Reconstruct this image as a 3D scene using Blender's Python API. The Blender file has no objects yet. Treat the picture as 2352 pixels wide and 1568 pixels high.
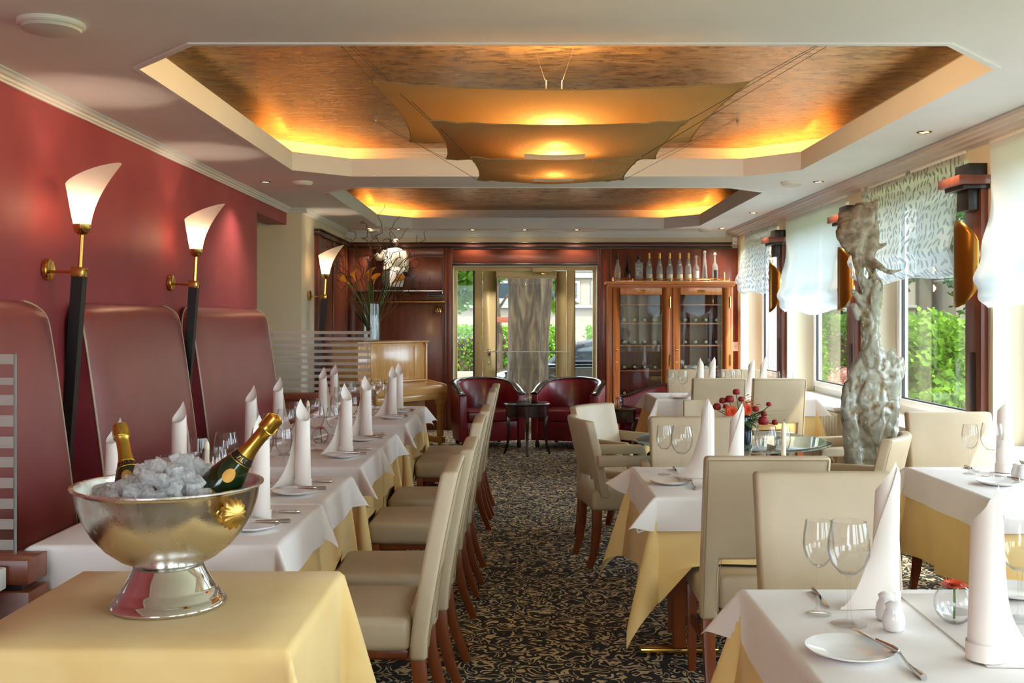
import bpy, bmesh, math, random
from mathutils import Vector, Matrix, noise as mnoise
PI = math.pi
sc = bpy.context.scene
COL = sc.collection
rng = random.Random(7)

# ------------------------------------------------------------------ camera
F = 2352.0; VX = 1188.0; VY = 732.0; EYE = 1.45
cam_d = bpy.data.cameras.new('camera'); cam = bpy.data.objects.new('camera', cam_d); COL.objects.link(cam)
cam.location = (0, 0, EYE); cam.rotation_euler = (PI/2, 0, 0)
cam_d.sensor_width = 36.0; cam_d.lens = 36.0
cam_d.shift_x = -(VX-1176)/2352.0; cam_d.shift_y = -(784-VY)/2352.0
cam_d.clip_start = 0.05; cam_d.clip_end = 400
sc.camera = cam
# ------------------------------------------------------------------ world, sun, exposure
w = bpy.data.worlds.new('sky'); sc.world = w; w.use_nodes = True
bg = w.node_tree.nodes['Background']; bg.inputs[0].default_value = (0.75, 0.875, 1.0, 1); bg.inputs[1].default_value = 4.2
sun_d = bpy.data.lights.new('sun', 'SUN'); sun = bpy.data.objects.new('sun', sun_d); COL.objects.link(sun)
sun_d.energy = 4.0; sun_d.angle = math.radians(1.0); sun_d.color = (1.0, 0.94, 0.84)
sun.rotation_euler = Vector((-0.52, 0.50, -0.95)).to_track_quat('-Z', 'Y').to_euler()
sc.view_settings.view_transform = 'Standard'; sc.view_settings.look = 'None'
sc.view_settings.exposure = 1.18; sc.view_settings.gamma = 1.0; sc.view_settings.use_curve_mapping = False
try:
    sc.cycles.max_bounces = 12; sc.cycles.diffuse_bounces = 5; sc.cycles.glossy_bounces = 5
    sc.cycles.transmission_bounces = 10; sc.cycles.transparent_max_bounces = 24
    sc.cycles.sample_clamp_indirect = 6.0; sc.cycles.caustics_reflective = False; sc.cycles.caustics_refractive = False
    sc.cycles.use_denoising = True
except Exception: pass

def P(px, py, z):
    """photo pixel of a point at height z -> (x, y)"""
    y = F*(EYE-z)/(py-VY); return ((px-VX)*y/F, y)
def PD(px, py, y):
    """photo pixel of a point at distance y -> (x, y, z)"""
    return ((px-VX)*y/F, y, EYE-(py-VY)*y/F)

# ------------------------------------------------------------------ materials
MATS = {}
def lin(c):
    return tuple(((v/255)/12.92 if v/255 <= 0.04045 else ((v/255+0.055)/1.055)**2.4) for v in c) + (1,)
def mat(name, col, rough=0.5, metal=0.0, **k):
    m = bpy.data.materials.new(name); m.use_nodes = True; MATS[name] = m
    nt = m.node_tree; b = nt.nodes['Principled BSDF']
    b.inputs['Base Color'].default_value = lin(col); b.inputs['Roughness'].default_value = rough; b.inputs['Metallic'].default_value = metal
    for key, v in k.items(): b.inputs[key.replace('_', ' ')].default_value = v
    return m
def nd(m, typ, **k):
    n = m.node_tree.nodes.new(typ)
    for key, v in k.items(): setattr(n, key, v)
    return n
def lk(m, a, b): m.node_tree.links.new(a, b)
def bsdf(m): return m.node_tree.nodes['Principled BSDF']
def coords(m, scale=(1, 1, 1), rot=(0, 0, 0), kind='Object'):
    tc = nd(m, 'ShaderNodeTexCoord'); mp = nd(m, 'ShaderNodeMapping')
    mp.inputs['Scale'].default_value = scale; mp.inputs['Rotation'].default_value = rot
    lk(m, tc.outputs[kind], mp.inputs['Vector']); return mp.outputs['Vector']
def ramp(m, fac, stops):
    r = nd(m, 'ShaderNodeValToRGB'); el = r.color_ramp.elements
    while len(el) < len(stops): el.new(0.5)
    for e, (p, c) in zip(el, stops): e.position = p; e.color = c if len(c) == 4 else lin(c)
    lk(m, fac, r.inputs['Fac']); return r.outputs['Color']
def noise(m, vec, scale, detail=3, rough=0.55, dist=0.0):
    n = nd(m, 'ShaderNodeTexNoise'); n.inputs['Scale'].default_value = scale; n.inputs['Detail'].default_value = detail
    n.inputs['Roughness'].default_value = rough; n.inputs['Distortion'].default_value = dist
    lk(m, vec, n.inputs['Vector']); return n.outputs['Fac']
def bump(m, h, strength=0.2, dist=0.01):
    b = nd(m, 'ShaderNodeBump'); b.inputs['Strength'].default_value = strength; b.inputs['Distance'].default_value = dist
    lk(m, h, b.inputs['Height']); lk(m, b.outputs['Normal'], bsdf(m).inputs['Normal'])
def vary(m, c1, c2, scale=(1, 1, 1), ns=6, detail=4, b=0.0, bs=None, lo=0.35, hi=0.65):
    v = coords(m, scale); f = noise(m, v, ns, detail)
    lk(m, ramp(m, f, [(lo, c1), (hi, c2)]), bsdf(m).inputs['Base Color'])
    if b: bump(m, noise(m, v, bs or ns*6, 3), b, 0.004)
    return m

def thin_glass(name, tint=(1, 1, 1, 1), ior=1.45, rough=0.0, edge=0.0):
    """thin sheet: see-through, mirror-like towards grazing view (same from both sides)"""
    m = bpy.data.materials.new(name); m.use_nodes = True; MATS[name] = m
    nt = m.node_tree; nt.nodes.clear(); out = nt.nodes.new('ShaderNodeOutputMaterial')
    tr = nt.nodes.new('ShaderNodeBsdfTransparent'); gl = nt.nodes.new('ShaderNodeBsdfGlossy'); mx = nt.nodes.new('ShaderNodeMixShader')
    gl.inputs['Roughness'].default_value = rough; tr.inputs['Color'].default_value = tint
    lw = nt.nodes.new('ShaderNodeLayerWeight'); lw.inputs['Blend'].default_value = 0.5
    pw = nt.nodes.new('ShaderNodeMath'); pw.operation = 'POWER'; nt.links.new(lw.outputs['Facing'], pw.inputs[0]); pw.inputs[1].default_value = 5.0
    f0 = ((ior-1)/(ior+1))**2
    ma = nt.nodes.new('ShaderNodeMath'); ma.operation = 'MULTIPLY_ADD'; nt.links.new(pw.outputs[0], ma.inputs[0]); ma.inputs[1].default_value = 1-f0; ma.inputs[2].default_value = f0
    if edge:
        cr = nt.nodes.new('ShaderNodeValToRGB'); cr.color_ramp.elements[0].position = 0.45; cr.color_ramp.elements[0].color = tint
        e = 1-edge; cr.color_ramp.elements[1].color = (tint[0]*e, tint[1]*e, tint[2]*e, 1); cr.color_ramp.elements[1].position = 0.97
        nt.links.new(lw.outputs['Facing'], cr.inputs['Fac']); nt.links.new(cr.outputs['Color'], tr.inputs['Color'])
    nt.links.new(ma.outputs[0], mx.inputs[0]); nt.links.new(tr.outputs[0], mx.inputs[1]); nt.links.new(gl.outputs[0], mx.inputs[2])
    nt.links.new(mx.outputs[0], out.inputs['Surface']); return m
def emit(name, col, strength):
    m = mat(name, (255, 255, 255), 0.5); b = bsdf(m)
    b.inputs['Emission Color'].default_value = lin(col); b.inputs['Emission Strength'].default_value = strength
    return m
def wood(name, c1, c2, rough=0.35, axis=2, coat=0.15, sc_=1.0):
    m = mat(name, c1, rough, 0, Coat_Weight=coat, Coat_Roughness=0.15)
    s = [9*sc_, 9*sc_, 9*sc_]; s[axis] = 0.7*sc_
    v = coords(m, tuple(s)); f = noise(m, v, 2.2, 5, 0.6, 0.6)
    lk(m, ramp(m, f, [(0.3, c1), (0.7, c2)]), bsdf(m).inputs['Base Color'])
    return m

M = MATS
m = mat('ceiling_paint', (240, 239, 238), 0.8); vary(m, (237, 236, 235), (242, 241, 240), ns=1.5)
mat('cream_paint', (226, 214, 188), 0.75)
m = mat('red_paint', (162, 70, 76), 0.55); vary(m, (156, 64, 72), (168, 74, 78), ns=2.0, b=0.05, bs=60)
m = mat('red_leather', (138, 52, 60), 0.34, 0, Coat_Weight=1.0, Coat_Roughness=0.32); vary(m, (130, 46, 55), (146, 58, 64), ns=3, b=0.12, bs=220)
m = mat('armchair_leather', (122, 22, 34), 0.3, 0, Coat_Weight=0.15); vary(m, (112, 18, 32), (132, 28, 38), ns=4, b=0.1, bs=220)
m = mat('cream_leather', (197, 178, 148), 0.42); vary(m, (191, 172, 142), (202, 184, 154), ns=3, b=0.1, bs=160)
mat('leather_seam', (160, 142, 110), 0.55)
m = mat('white_linen', (246, 240, 235), 0.8, 0, Sheen_Weight=0.1); vary(m, (243, 237, 232), (248, 243, 239), ns=4, b=0.06, bs=300)
mat('napkin_linen', (248, 238, 228), 0.75, 0, Subsurface_Weight=0.05)
m = mat('yellow_linen', (244, 210, 140), 0.78, 0, Sheen_Weight=0.1); vary(m, (240, 204, 132), (247, 216, 150), ns=3, b=0.06, bs=300)
wood('panel_wood', (96, 42, 27), (128, 60, 38), 0.32)
wood('panel_wood_flat', (96, 42, 27), (128, 60, 38), 0.32, 0)
wood('cherry_wood', (186, 106, 56), (212, 134, 76), 0.3)
wood('cherry_wood_flat', (186, 106, 56), (212, 134, 76), 0.3, 0)
wood('leg_wood', (112, 50, 22), (146, 74, 34), 0.35)
wood('maple_wood', (204, 152, 88), (222, 174, 108), 0.25, 0, 0.4)
wood('maple_burl', (196, 140, 76), (224, 180, 118), 0.16, 2, 0.5, 2.0)
wood('counter_wood', (104, 50, 30), (132, 68, 42), 0.35, 0)
wood('lamp_board_wood', (100, 48, 33), (124, 66, 47), 0.38)
mat('black_wood', (28, 24, 24), 0.4)
mat('dark_table_wood', (42, 16, 14), 0.22, 0, Coat_Weight=0.4)
mat('black_lacquer', (20, 16, 18), 0.2, 0, Coat_Weight=0.5)
mat('brass', (214, 172, 92), 0.18, 1.0)
mat('satin_brass', (212, 172, 92), 0.38, 1.0)
mat('bronze_shade', (150, 104, 44), 0.3, 1.0)
mat('gold_foil', (206, 170, 78), 0.28, 1.0)
mat('steel', (206, 204, 200), 0.16, 1.0)
mat('marble', (232, 230, 222), 0.25); vary(M['marble'], (224, 222, 214), (240, 238, 232), ns=5)
mat('porcelain', (244, 242, 240), 0.12, 0, Coat_Weight=0.3)
mat('white_plastic', (238, 236, 230), 0.4)
mat('grille_white', (214, 212, 206), 0.7)
mat('window_frame', (232, 230, 228), 0.35)
mat('gold_frame', (206, 188, 138), 0.4, 0.1)
mat('sill_white', (236, 234, 228), 0.4)
mat('gasket', (40, 44, 46), 0.5)
mat('candle_wax', (244, 234, 206), 0.45, 0, Subsurface_Weight=0.2)
mat('wick', (60, 50, 40), 0.8)
mat('black_plastic', (24, 24, 26), 0.4)
thin_glass('window_glass', (0.97, 0.985, 0.98, 1), 1.24)
thin_glass('wine_glass', (0.985, 0.985, 0.985, 1), 1.5, 0, 0.25)
thin_glass('screen_glass', (0.97, 0.985, 0.98, 1), 1.28)
thin_glass('cabinet_glass', (0.9, 0.92, 0.92, 1), 1.75)
thin_glass('vase_glass', (0.95, 0.98, 0.97, 1), 1.5, 0, 0.5)
m = thin_glass('clear_bottle', (0.93, 0.94, 0.94, 1), 1.6, 0, 0.4)
_o = [n for n in m.node_tree.nodes if n.type == 'OUTPUT_MATERIAL'][0]; _l = _o.inputs['Surface'].links[0].from_socket
_d = nd(m, 'ShaderNodeBsdfDiffuse'); _d.inputs[0].default_value = lin((222, 226, 226)); _x = nd(m, 'ShaderNodeMixShader'); _x.inputs[0].default_value = 0.22
lk(m, _l, _x.inputs[1]); lk(m, _d.outputs[0], _x.inputs[2]); lk(m, _x.outputs[0], _o.inputs['Surface'])
thin_glass('table_glass', (0.62, 0.78, 0.76, 1), 2.1)
mat('glass_edge', (150, 168, 162), 0.08, 0, Transmission_Weight=0.4)
m = mat('water', (235, 240, 240), 0.02, 0, Transmission_Weight=1.0, IOR=1.33)
mat('frosted', (186, 178, 170), 0.6, 0, Alpha=0.6)

# carpet: beige squiggles on near-black
m = mat('carpet', (40, 36, 36), 0.95); v = coords(m)
n1 = nd(m, 'ShaderNodeTexNoise'); n1.inputs['Scale'].default_value = 12; n1.inputs['Detail'].default_value = 0.6; n1.inputs['Distortion'].default_value = 1.2
lk(m, v, n1.inputs['Vector'])
s1 = nd(m, 'ShaderNodeMath', operation='SUBTRACT'); lk(m, n1.outputs['Fac'], s1.inputs[0]); s1.inputs[1].default_value = 0.5
a1 = nd(m, 'ShaderNodeMath', operation='ABSOLUTE'); lk(m, s1.outputs[0], a1.inputs[0])
c1 = nd(m, 'ShaderNodeMath', operation='MULTIPLY'); lk(m, n1.outputs['Fac'], c1.inputs[0]); c1.inputs[1].default_value = 5.0
sn = nd(m, 'ShaderNodeMath', operation='SINE'); c2 = nd(m, 'ShaderNodeMath', operation='MULTIPLY'); lk(m, c1.outputs[0], c2.inputs[0]); c2.inputs[1].default_value = PI
lk(m, c2.outputs[0], sn.inputs[0]); ab = nd(m, 'ShaderNodeMath', operation='ABSOLUTE'); lk(m, sn.outputs[0], ab.inputs[0])
brk = noise(m, v, 22, 1)
br = nd(m, 'ShaderNodeMath', operation='LESS_THAN'); lk(m, ab.outputs[0], br.inputs[0]); br.inputs[1].default_value = 0.5
bk = nd(m, 'ShaderNodeMath', operation='GREATER_THAN'); lk(m, brk, bk.inputs[0]); bk.inputs[1].default_value = 0.38
mu = nd(m, 'ShaderNodeMath', operation='MULTIPLY'); lk(m, br.outputs[0], mu.inputs[0]); lk(m, bk.outputs[0], mu.inputs[1])
mxc = nd(m, 'ShaderNodeMix', data_type='RGBA'); lk(m, mu.outputs[0], mxc.inputs['Factor'])
mxc.inputs['A'].default_value = lin((44, 43, 46)); mxc.inputs['B'].default_value = lin((222, 198, 154))
lk(m, mxc.outputs['Result'], bsdf(m).inputs['Base Color']); bump(m, mu.outputs[0], 0.3, 0.004)

# gilded streaky ceiling
m = mat('gold_leaf', (150, 116, 70), 0.34, 0.85); v = coords(m, (1, 2.4, 1))
f1 = noise(m, v, 5.5, 8, 0.68, 1.2); f2 = noise(m, v, 2.0, 2)
lk(m, ramp(m, f1, [(0.28, (104, 76, 44)), (0.45, (166, 128, 80)), (0.6, (208, 170, 116)), (0.8, (232, 206, 160))]), bsdf(m).inputs['Base Color'])
lk(m, ramp(m, f1, [(0.3, (0.2, 0.2, 0.2, 1)), (0.7, (0.4, 0.4, 0.4, 1))]), bsdf(m).inputs['Roughness'])
bump(m, f1, 0.3, 0.012)

# pendant sail fabric (lets lamp light through)
def fabric(name, col, tcol, mixf, alpha=1.0, wr=0.0):
    m = bpy.data.materials.new(name); m.use_nodes = True; MATS[name] = m
    nt = m.node_tree; nt.nodes.clear(); out = nt.nodes.new('ShaderNodeOutputMaterial')
    d = nt.nodes.new('ShaderNodeBsdfDiffuse'); t = nt.nodes.new('ShaderNodeBsdfTranslucent'); mx = nt.nodes.new('ShaderNodeMixShader')
    d.inputs['Color'].default_value = lin(col); t.inputs['Color'].default_value = lin(tcol); mx.inputs[0].default_value = mixf
    nt.links.new(d.outputs[0], mx.inputs[1]); nt.links.new(t.outputs[0], mx.inputs[2]); last = mx
    if wr:
        n = nt.nodes.new('ShaderNodeTexNoise'); n.inputs['Scale'].default_value = 55; n.inputs['Detail'].default_value = 4
        tc = nt.nodes.new('ShaderNodeTexCoord'); nt.links.new(tc.outputs['Object'], n.inputs['Vector'])
        b = nt.nodes.new('ShaderNodeBump'); b.inputs['Strength'].default_value = wr; b.inputs['Distance'].default_value = 0.008
        nt.links.new(n.outputs['Fac'], b.inputs['Height']); nt.links.new(b.outputs[0], d.inputs['Normal']); nt.links.new(b.outputs[0], t.inputs['Normal'])
    if alpha < 1:
        tp = nt.nodes.new('ShaderNodeBsdfTransparent'); m2 = nt.nodes.new('ShaderNodeMixShader'); m2.inputs[0].default_value = alpha
        nt.links.new(tp.outputs[0], m2.inputs[1]); nt.links.new(last.outputs[0], m2.inputs[2]); last = m2; m['alpha_mix'] = m2.name
    nt.links.new(last.outputs[0], out.inputs['Surface']); return m
fabric('sail_fabric', (172, 144, 102), (192, 150, 92), 0.14, 1.0, 0.4)
fabric('sheer_white', (226, 230, 234), (214, 222, 228), 0.4, 0.93)
fabric('opal_glass', (238, 232, 232), (250, 226, 200), 0.5)
m = fabric('leaf_voile', (244, 245, 247), (244, 245, 247), 0.45, 0.7)
nt = m.node_tree; mixn = nt.nodes[m['alpha_mix']]
tc = nd(m, 'ShaderNodeTexCoord'); mp = nd(m, 'ShaderNodeMapping'); mp.inputs['Scale'].default_value = (16, 16, 16); lk(m, tc.outputs['UV'], mp.inputs['Vector'])
vo = nd(m, 'ShaderNodeTexVoronoi', voronoi_dimensions='2D'); vo.inputs['Scale'].default_value = 1.0; vo.inputs['Randomness'].default_value = 0.55; lk(m, mp.outputs[0], vo.inputs['Vector'])
su = nd(m, 'ShaderNodeVectorMath', operation='SUBTRACT'); lk(m, mp.outputs[0], su.inputs[0]); lk(m, vo.outputs['Position'], su.inputs[1])
sp = nd(m, 'ShaderNodeSeparateColor'); lk(m, vo.outputs['Color'], sp.inputs[0])
an = nd(m, 'ShaderNodeMath', operation='MULTIPLY'); lk(m, sp.outputs[0], an.inputs[0]); an.inputs[1].default_value = 2.4
an2 = nd(m, 'ShaderNodeMath', operation='ADD'); lk(m, an.outputs[0], an2.inputs[0]); an2.inputs[1].default_value = -1.2
vr = nd(m, 'ShaderNodeVectorRotate', rotation_type='Z_AXIS'); lk(m, su.outputs[0], vr.inputs['Vector']); lk(m, an2.outputs[0], vr.inputs['Angle'])
vm = nd(m, 'ShaderNodeVectorMath', operation='MULTIPLY'); lk(m, vr.outputs[0], vm.inputs[0]); vm.inputs[1].default_value = (2.5, 1.0, 0)
ln = nd(m, 'ShaderNodeVectorMath', operation='LENGTH'); lk(m, vm.outputs[0], ln.inputs[0])
lt = nd(m, 'ShaderNodeMath', operation='LESS_THAN'); lk(m, ln.outputs['Value'], lt.inputs[0]); lt.inputs[1].default_value = 0.47
mr = nd(m, 'ShaderNodeMapRange'); lk(m, lt.outputs[0], mr.inputs[0]); mr.inputs[3].default_value = 0.6; mr.inputs[4].default_value = 0.98
lk(m, mr.outputs[0], mixn.inputs[0])
# leaf figure itself is a denser, greyer weave
dn = [n for n in nt.nodes if n.type == 'BSDF_DIFFUSE'][0]; tn = [n for n in nt.nodes if n.type == 'BSDF_TRANSLUCENT'][0]
mc = nd(m, 'ShaderNodeMix', data_type='RGBA'); lk(m, lt.outputs[0], mc.inputs['Factor']); mc.inputs['A'].default_value = lin((212, 216, 218)); mc.inputs['B'].default_value = lin((142, 148, 152))
lk(m, mc.outputs['Result'], dn.inputs['Color']); lk(m, mc.outputs['Result'], tn.inputs['Color'])

# ------------------------------------------------------------------ mesh builder
class B:
    def __init__(s): s.v = []; s.f = []; s.uv = None
    def add(s, vs, fs):
        o = len(s.v); s.v += [tuple(p) for p in vs]; s.f += [tuple(i+o for i in f) for f in fs]; return s
    def box(s, x0, x1, y0, y1, z0, z1):
        return s.add([(x0,y0,z0),(x1,y0,z0),(x1,y1,z0),(x0,y1,z0),(x0,y0,z1),(x1,y0,z1),(x1,y1,z1),(x0,y1,z1)],
                     [(0,3,2,1),(4,5,6,7),(0,1,5,4),(1,2,6,5),(2,3,7,6),(3,0,4,7)])
    def mbox(s, mtx, sx, sy, sz):
        t = B().box(-sx/2, sx/2, -sy/2, sy/2, -sz/2, sz/2); return s.add([mtx @ Vector(p) for p in t.v], t.f)
    def lathe(s, prof, n=24, c=(0,0,0), cap0=False, cap1=False):
        vs = []; fs = []
        for r, z in prof:
            for i in range(n):
                a = 2*PI*i/n; vs.append((c[0]+r*math.cos(a), c[1]+r*math.sin(a), c[2]+z))
        for k in range(len(prof)-1):
            for i in range(n):
                j = (i+1) % n; fs.append((k*n+i, k*n+j, (k+1)*n+j, (k+1)*n+i))
        if cap0: fs.append(tuple(range(n-1, -1, -1)))
        if cap1: fs.append(tuple((len(prof)-1)*n+i for i in range(n)))
        return s.add(vs, fs)
    def tube(s, path, r, n=6, cap=True, sq=None):
        pts = [Vector(p) for p in path]; rs = r if isinstance(r, (list, tuple)) else [r]*len(pts)
        vs = []; fs = []; up = None
        for i, p in enumerate(pts):
            t = (pts[min(i+1, len(pts)-1)] - pts[max(i-1, 0)]).normalized()
            if up is None: up = Vector((0,0,1)) if abs(t.z) < 0.9 else Vector((1,0,0))
            sx = t.cross(up); sx.normalize(); up = sx.cross(t); up.normalize()
            for k in range(n):
                a = 2*PI*k/n + (PI/4 if n == 4 else 0); q = rs[i]*(1.414 if n == 4 else 1)
                vs.append(p + sx*math.cos(a)*q + up*math.sin(a)*q)
        for i in range(len(pts)-1):
            for k in range(n):
                j = (k+1) % n; fs.append((i*n+k, i*n+j, (i+1)*n+j, (i+1)*n+k))
        if cap: fs.append(tuple(range(n-1, -1, -1))); fs.append(tuple((len(pts)-1)*n+k for k in range(n)))
        return s.add(vs, fs)
    def prism(s, poly, a0, a1, axis='z'):
        n = len(poly)
        def pt(p, a):
            return {'z': (p[0], p[1], a), 'y': (p[0], a, p[1]), 'x': (a, p[0], p[1])}[axis]
        return s.add([pt(p, a0) for p in poly] + [pt(p, a1) for p in poly],
                     [tuple(range(n-1, -1, -1)), tuple(range(n, 2*n))] + [(i, (i+1) % n, n+(i+1) % n, n+i) for i in range(n)])
    def grid(s, fn, nu, nv, close_u=False):
        vs = [fn(i/nu, j/nv) for j in range(nv+1) for i in range(nu+(0 if close_u else 1))]; w_ = nu+(0 if close_u else 1)
        fs = [(j*w_+i, j*w_+(i+1) % w_, (j+1)*w_+(i+1) % w_, (j+1)*w_+i) for j in range(nv) for i in range(nu)]
        return s.add(vs, fs)
    def sphere(s, c, r, n=12, k=8, sx=1, sy=1, sz=1):
        prof = [(math.sin(PI*i/k)*r, -math.cos(PI*i/k)*r) for i in range(k+1)]
        t = B().lathe(prof, n); return s.add([(c[0]+p[0]*sx, c[1]+p[1]*sy, c[2]+p[2]*sz) for p in t.v], t.f)
    def xf(s, mtx): s.v = [tuple(mtx @ Vector(p)) for p in s.v]; return s
    def mesh(s, name, bevel=0, seg=2, smooth=35, solid=0, sub=0, fix=True, weld=1e-5):
        me = bpy.data.meshes.new(name); bm = bmesh.new()
        vv = [bm.verts.new(p) for p in s.v]
        for f in s.f:
            try: bm.faces.new([vv[i] for i in f])
            except ValueError: pass
        if weld: bmesh.ops.remove_doubles(bm, verts=bm.verts, dist=weld)
        bad = [f for f in bm.faces if f.calc_area() < 1e-12]
        if bad: bmesh.ops.delete(bm, geom=bad, context='FACES')
        if fix: bmesh.ops.recalc_face_normals(bm, faces=bm.faces)
        if solid: bmesh.ops.solidify(bm, geom=bm.faces[:], thickness=solid)
        if bevel:
            ed = [e for e in bm.edges if len(e.link_faces) == 2 and e.calc_face_angle(0) > math.radians(40)]
            bmesh.ops.bevel(bm, geom=ed, offset=bevel, segments=seg, profile=0.5, affect='EDGES', clamp_overlap=True)
        if sub:
            bmesh.ops.subdivide_edges(bm, edges=bm.edges[:], cuts=sub, use_grid_fill=True)
        bm.to_mesh(me); bm.free()
        if smooth:
            me.polygons.foreach_set('use_smooth', [True]*len(me.polygons)); me.set_sharp_from_angle(angle=math.radians(smooth))
        return me

def obj(name, me, material=None, parent=None, loc=None, rz=0):
    if isinstance(me, B): me = me.mesh(name)
    o = bpy.data.objects.new(name, me); COL.objects.link(o)
    if material is not None and not me.materials: me.materials.append(MATS[material] if isinstance(material, str) else material)
    if parent is not None: o.parent = parent
    if loc is not None: o.location = loc
    if rz: o.rotation_euler = (0, 0, rz)
    return o
def thing(name, label, cat, loc=(0,0,0), rz=0, group=None):
    o = bpy.data.objects.new(name, None); COL.objects.link(o); o.empty_display_size = 0.1
    o.location = loc; o.rotation_euler = (0, 0, rz); o['label'] = label; o['category'] = cat
    if group: o['group'] = group
    return o
def tag(o, label, cat, group=None):
    o['label'] = label; o['category'] = cat
    if group: o['group'] = group
    return o
def struct(name, b, material, parent=None, label=None, **k):
    o = obj(name, b.mesh(name, **k) if isinstance(b, B) else b, material, parent)
    if parent is None: o['kind'] = 'structure'
    if label: o['label'] = label
    return o
def copy_tree(root, loc, rz=0, label=None, group=None):
    r = root.copy(); COL.objects.link(r); r.location = loc; r.rotation_euler = (0, 0, rz)
    if label: r['label'] = label
    if group: r['group'] = group
    for ch in CH.get(root.name, []):
        c = ch.copy(); COL.objects.link(c); c.parent = r
        for g in CH.get(ch.name, []):
            d = g.copy(); COL.objects.link(d); d.parent = c
    return r
CH = {}
def register(root):
    CH[root.name] = [o for o in bpy.data.objects if o.parent is root]
    for c in CH[root.name]: CH[c.name] = [o for o in bpy.data.objects if o.parent is c]
    return root
class Proto:
    """first use moves the original, later uses copy it"""
    def __init__(s, root): s.root = register(root); s.used = False
    def put(s, loc, rz, label, group=None):
        if not s.used:
            s.used = True; s.root.location = loc; s.root.rotation_euler = (0, 0, rz); s.root['label'] = label
            if group: s.root['group'] = group
            return s.root
        return copy_tree(s.root, loc, rz, label, group)
def lamp(name, kind, loc, energy, col, parent=None, size=0.03, rot=None, spot=None, blend=0.6):
    d = bpy.data.lights.new(name, kind); d.energy = energy; d.color = col
    if kind == 'SPOT': d.spot_size = spot; d.spot_blend = blend
    if kind in ('POINT', 'SPOT'): d.shadow_soft_size = size
    o = bpy.data.objects.new(name, d); COL.objects.link(o); o.location = loc
    if rot: o.rotation_euler = rot
    if parent is not None: o.parent = parent
    return o
def text_mesh(name, body, size, extrude=0.0004, align='CENTER'):
    c = bpy.data.curves.new(name, 'FONT'); c.body = body; c.size = size; c.extrude = extrude; c.align_x = align; c.align_y = 'CENTER'; c.resolution_u = 2
    t = bpy.data.objects.new(name, c); COL.objects.link(t)
    dg = bpy.context.evaluated_depsgraph_get(); me = bpy.data.meshes.new_from_object(t.evaluated_get(dg))
    bpy.data.objects.remove(t); bpy.data.curves.remove(c); return me
# ================================================================== ROOM SHELL
CZ = 2.60; YB = 13.40; YR = -3.2; XL = -2.40; XL2 = -2.245; XR = 2.88; XG = 3.15
struct('floor', B().box(-3.9, 3.4, YR, YB+0.3, -0.1, 0.0), 'carpet', smooth=0)
COFF = [dict(Y=[4.29, 4.69, 7.87, 8.22], l=[-1.36, -1.73, -1.73, -1.33], r=[1.80, 2.18, 2.18, 1.815]),
        dict(Y=[8.96, 9.28, 12.58, 12.98], l=[-1.39, -1.71, -1.72, -1.33], r=[1.85, 2.22, 2.24, 1.86])]
b = B(); yy = YR
for c in COFF:
    b.add([(-3.9,yy,CZ),(3.4,yy,CZ),(3.4,c['Y'][0],CZ),(-3.9,c['Y'][0],CZ)], [(0,1,2,3)])
    for i in range(3):
        y0, y1 = c['Y'][i], c['Y'][i+1]
        b.add([(-3.9,y0,CZ),(c['l'][i],y0,CZ),(c['l'][i+1],y1,CZ),(-3.9,y1,CZ)], [(0,1,2,3)])
        b.add([(c['r'][i],y0,CZ),(3.4,y0,CZ),(3.4,y1,CZ),(c['r'][i+1],y1,CZ)], [(0,1,2,3)])
    yy = c['Y'][3]
b.add([(-3.9,yy,CZ),(3.4,yy,CZ),(3.4,YB+0.3,CZ),(-3.9,YB+0.3,CZ)], [(0,1,2,3)])
ceil = struct('ceiling', b, 'ceiling_paint', smooth=0)
struct('ceiling_slab', B().box(-3.9, 3.4, YR, YB+0.3, 2.90, 3.0), 'ceiling_paint', ceil, smooth=0)
cove_emit = emit('cove_lamp_glow', (255, 156, 62), 20)
for ci, c in enumerate(COFF):
    oct_ = [(c['l'][i], c['Y'][i]) for i in range(4)] + [(c['r'][i], c['Y'][i]) for i in (3, 2, 1, 0)]
    def off(d):
        k = d*0.41; o = []
        for i in range(4): o.append((c['l'][i]-(d if i in (1,2) else k), c['Y'][i]+(-1 if i < 2 else 1)*(d if i in (0,3) else k)))
        for i in (3,2,1,0): o.append((c['r'][i]+(d if i in (1,2) else k), c['Y'][i]+(-1 if i < 2 else 1)*(d if i in (0,3) else k)))
        return o
    def ring(prof, nm, mt):
        bb = B(); P_ = [[(x, y, z) for x, y in off(d)] for d, z in prof]; n = 8
        for k in range(len(prof)-1):
            for i in range(n):
                j = (i+1) % n; bb.add([P_[k][i], P_[k][j], P_[k+1][j], P_[k+1][i]], [(0,1,2,3)])
        return obj(nm, bb.mesh(nm, smooth=0), mt, ceil)
    ring([(0.03, 2.60), (0.03, 2.592), (0.0, 2.592), (0.0, 2.735), (0.022, 2.735), (0.022, 2.615), (0.24, 2.615)], 'coffer_lip', 'ceiling_paint')
    ring([(0.24, 2.612), (0.24, 2.80), (0.225, 2.81), (0.225, 2.825), (0.20, 2.84), (0.18, 2.852)], 'cove_moulding', 'ceiling_paint')
    gp = B(); gp.add([(x, y, 2.85) for x, y in off(0.235)], [tuple(range(8))]); obj('gilded_panel', gp.mesh('gilded_panel', smooth=0), 'gold_leaf', ceil)
    o2 = off(0.10)
    for (i, j) in ((0, 1), (2, 3), (4, 5), (6, 7)):
        p, q = Vector((*o2[i], 2.65)), Vector((*o2[j], 2.65)); d = (q-p)
        obj('cove_tube', B().tube([p-d*0.05, q+d*0.05], 0.012, 6).mesh('cove_tube'), cove_emit, ceil)

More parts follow.
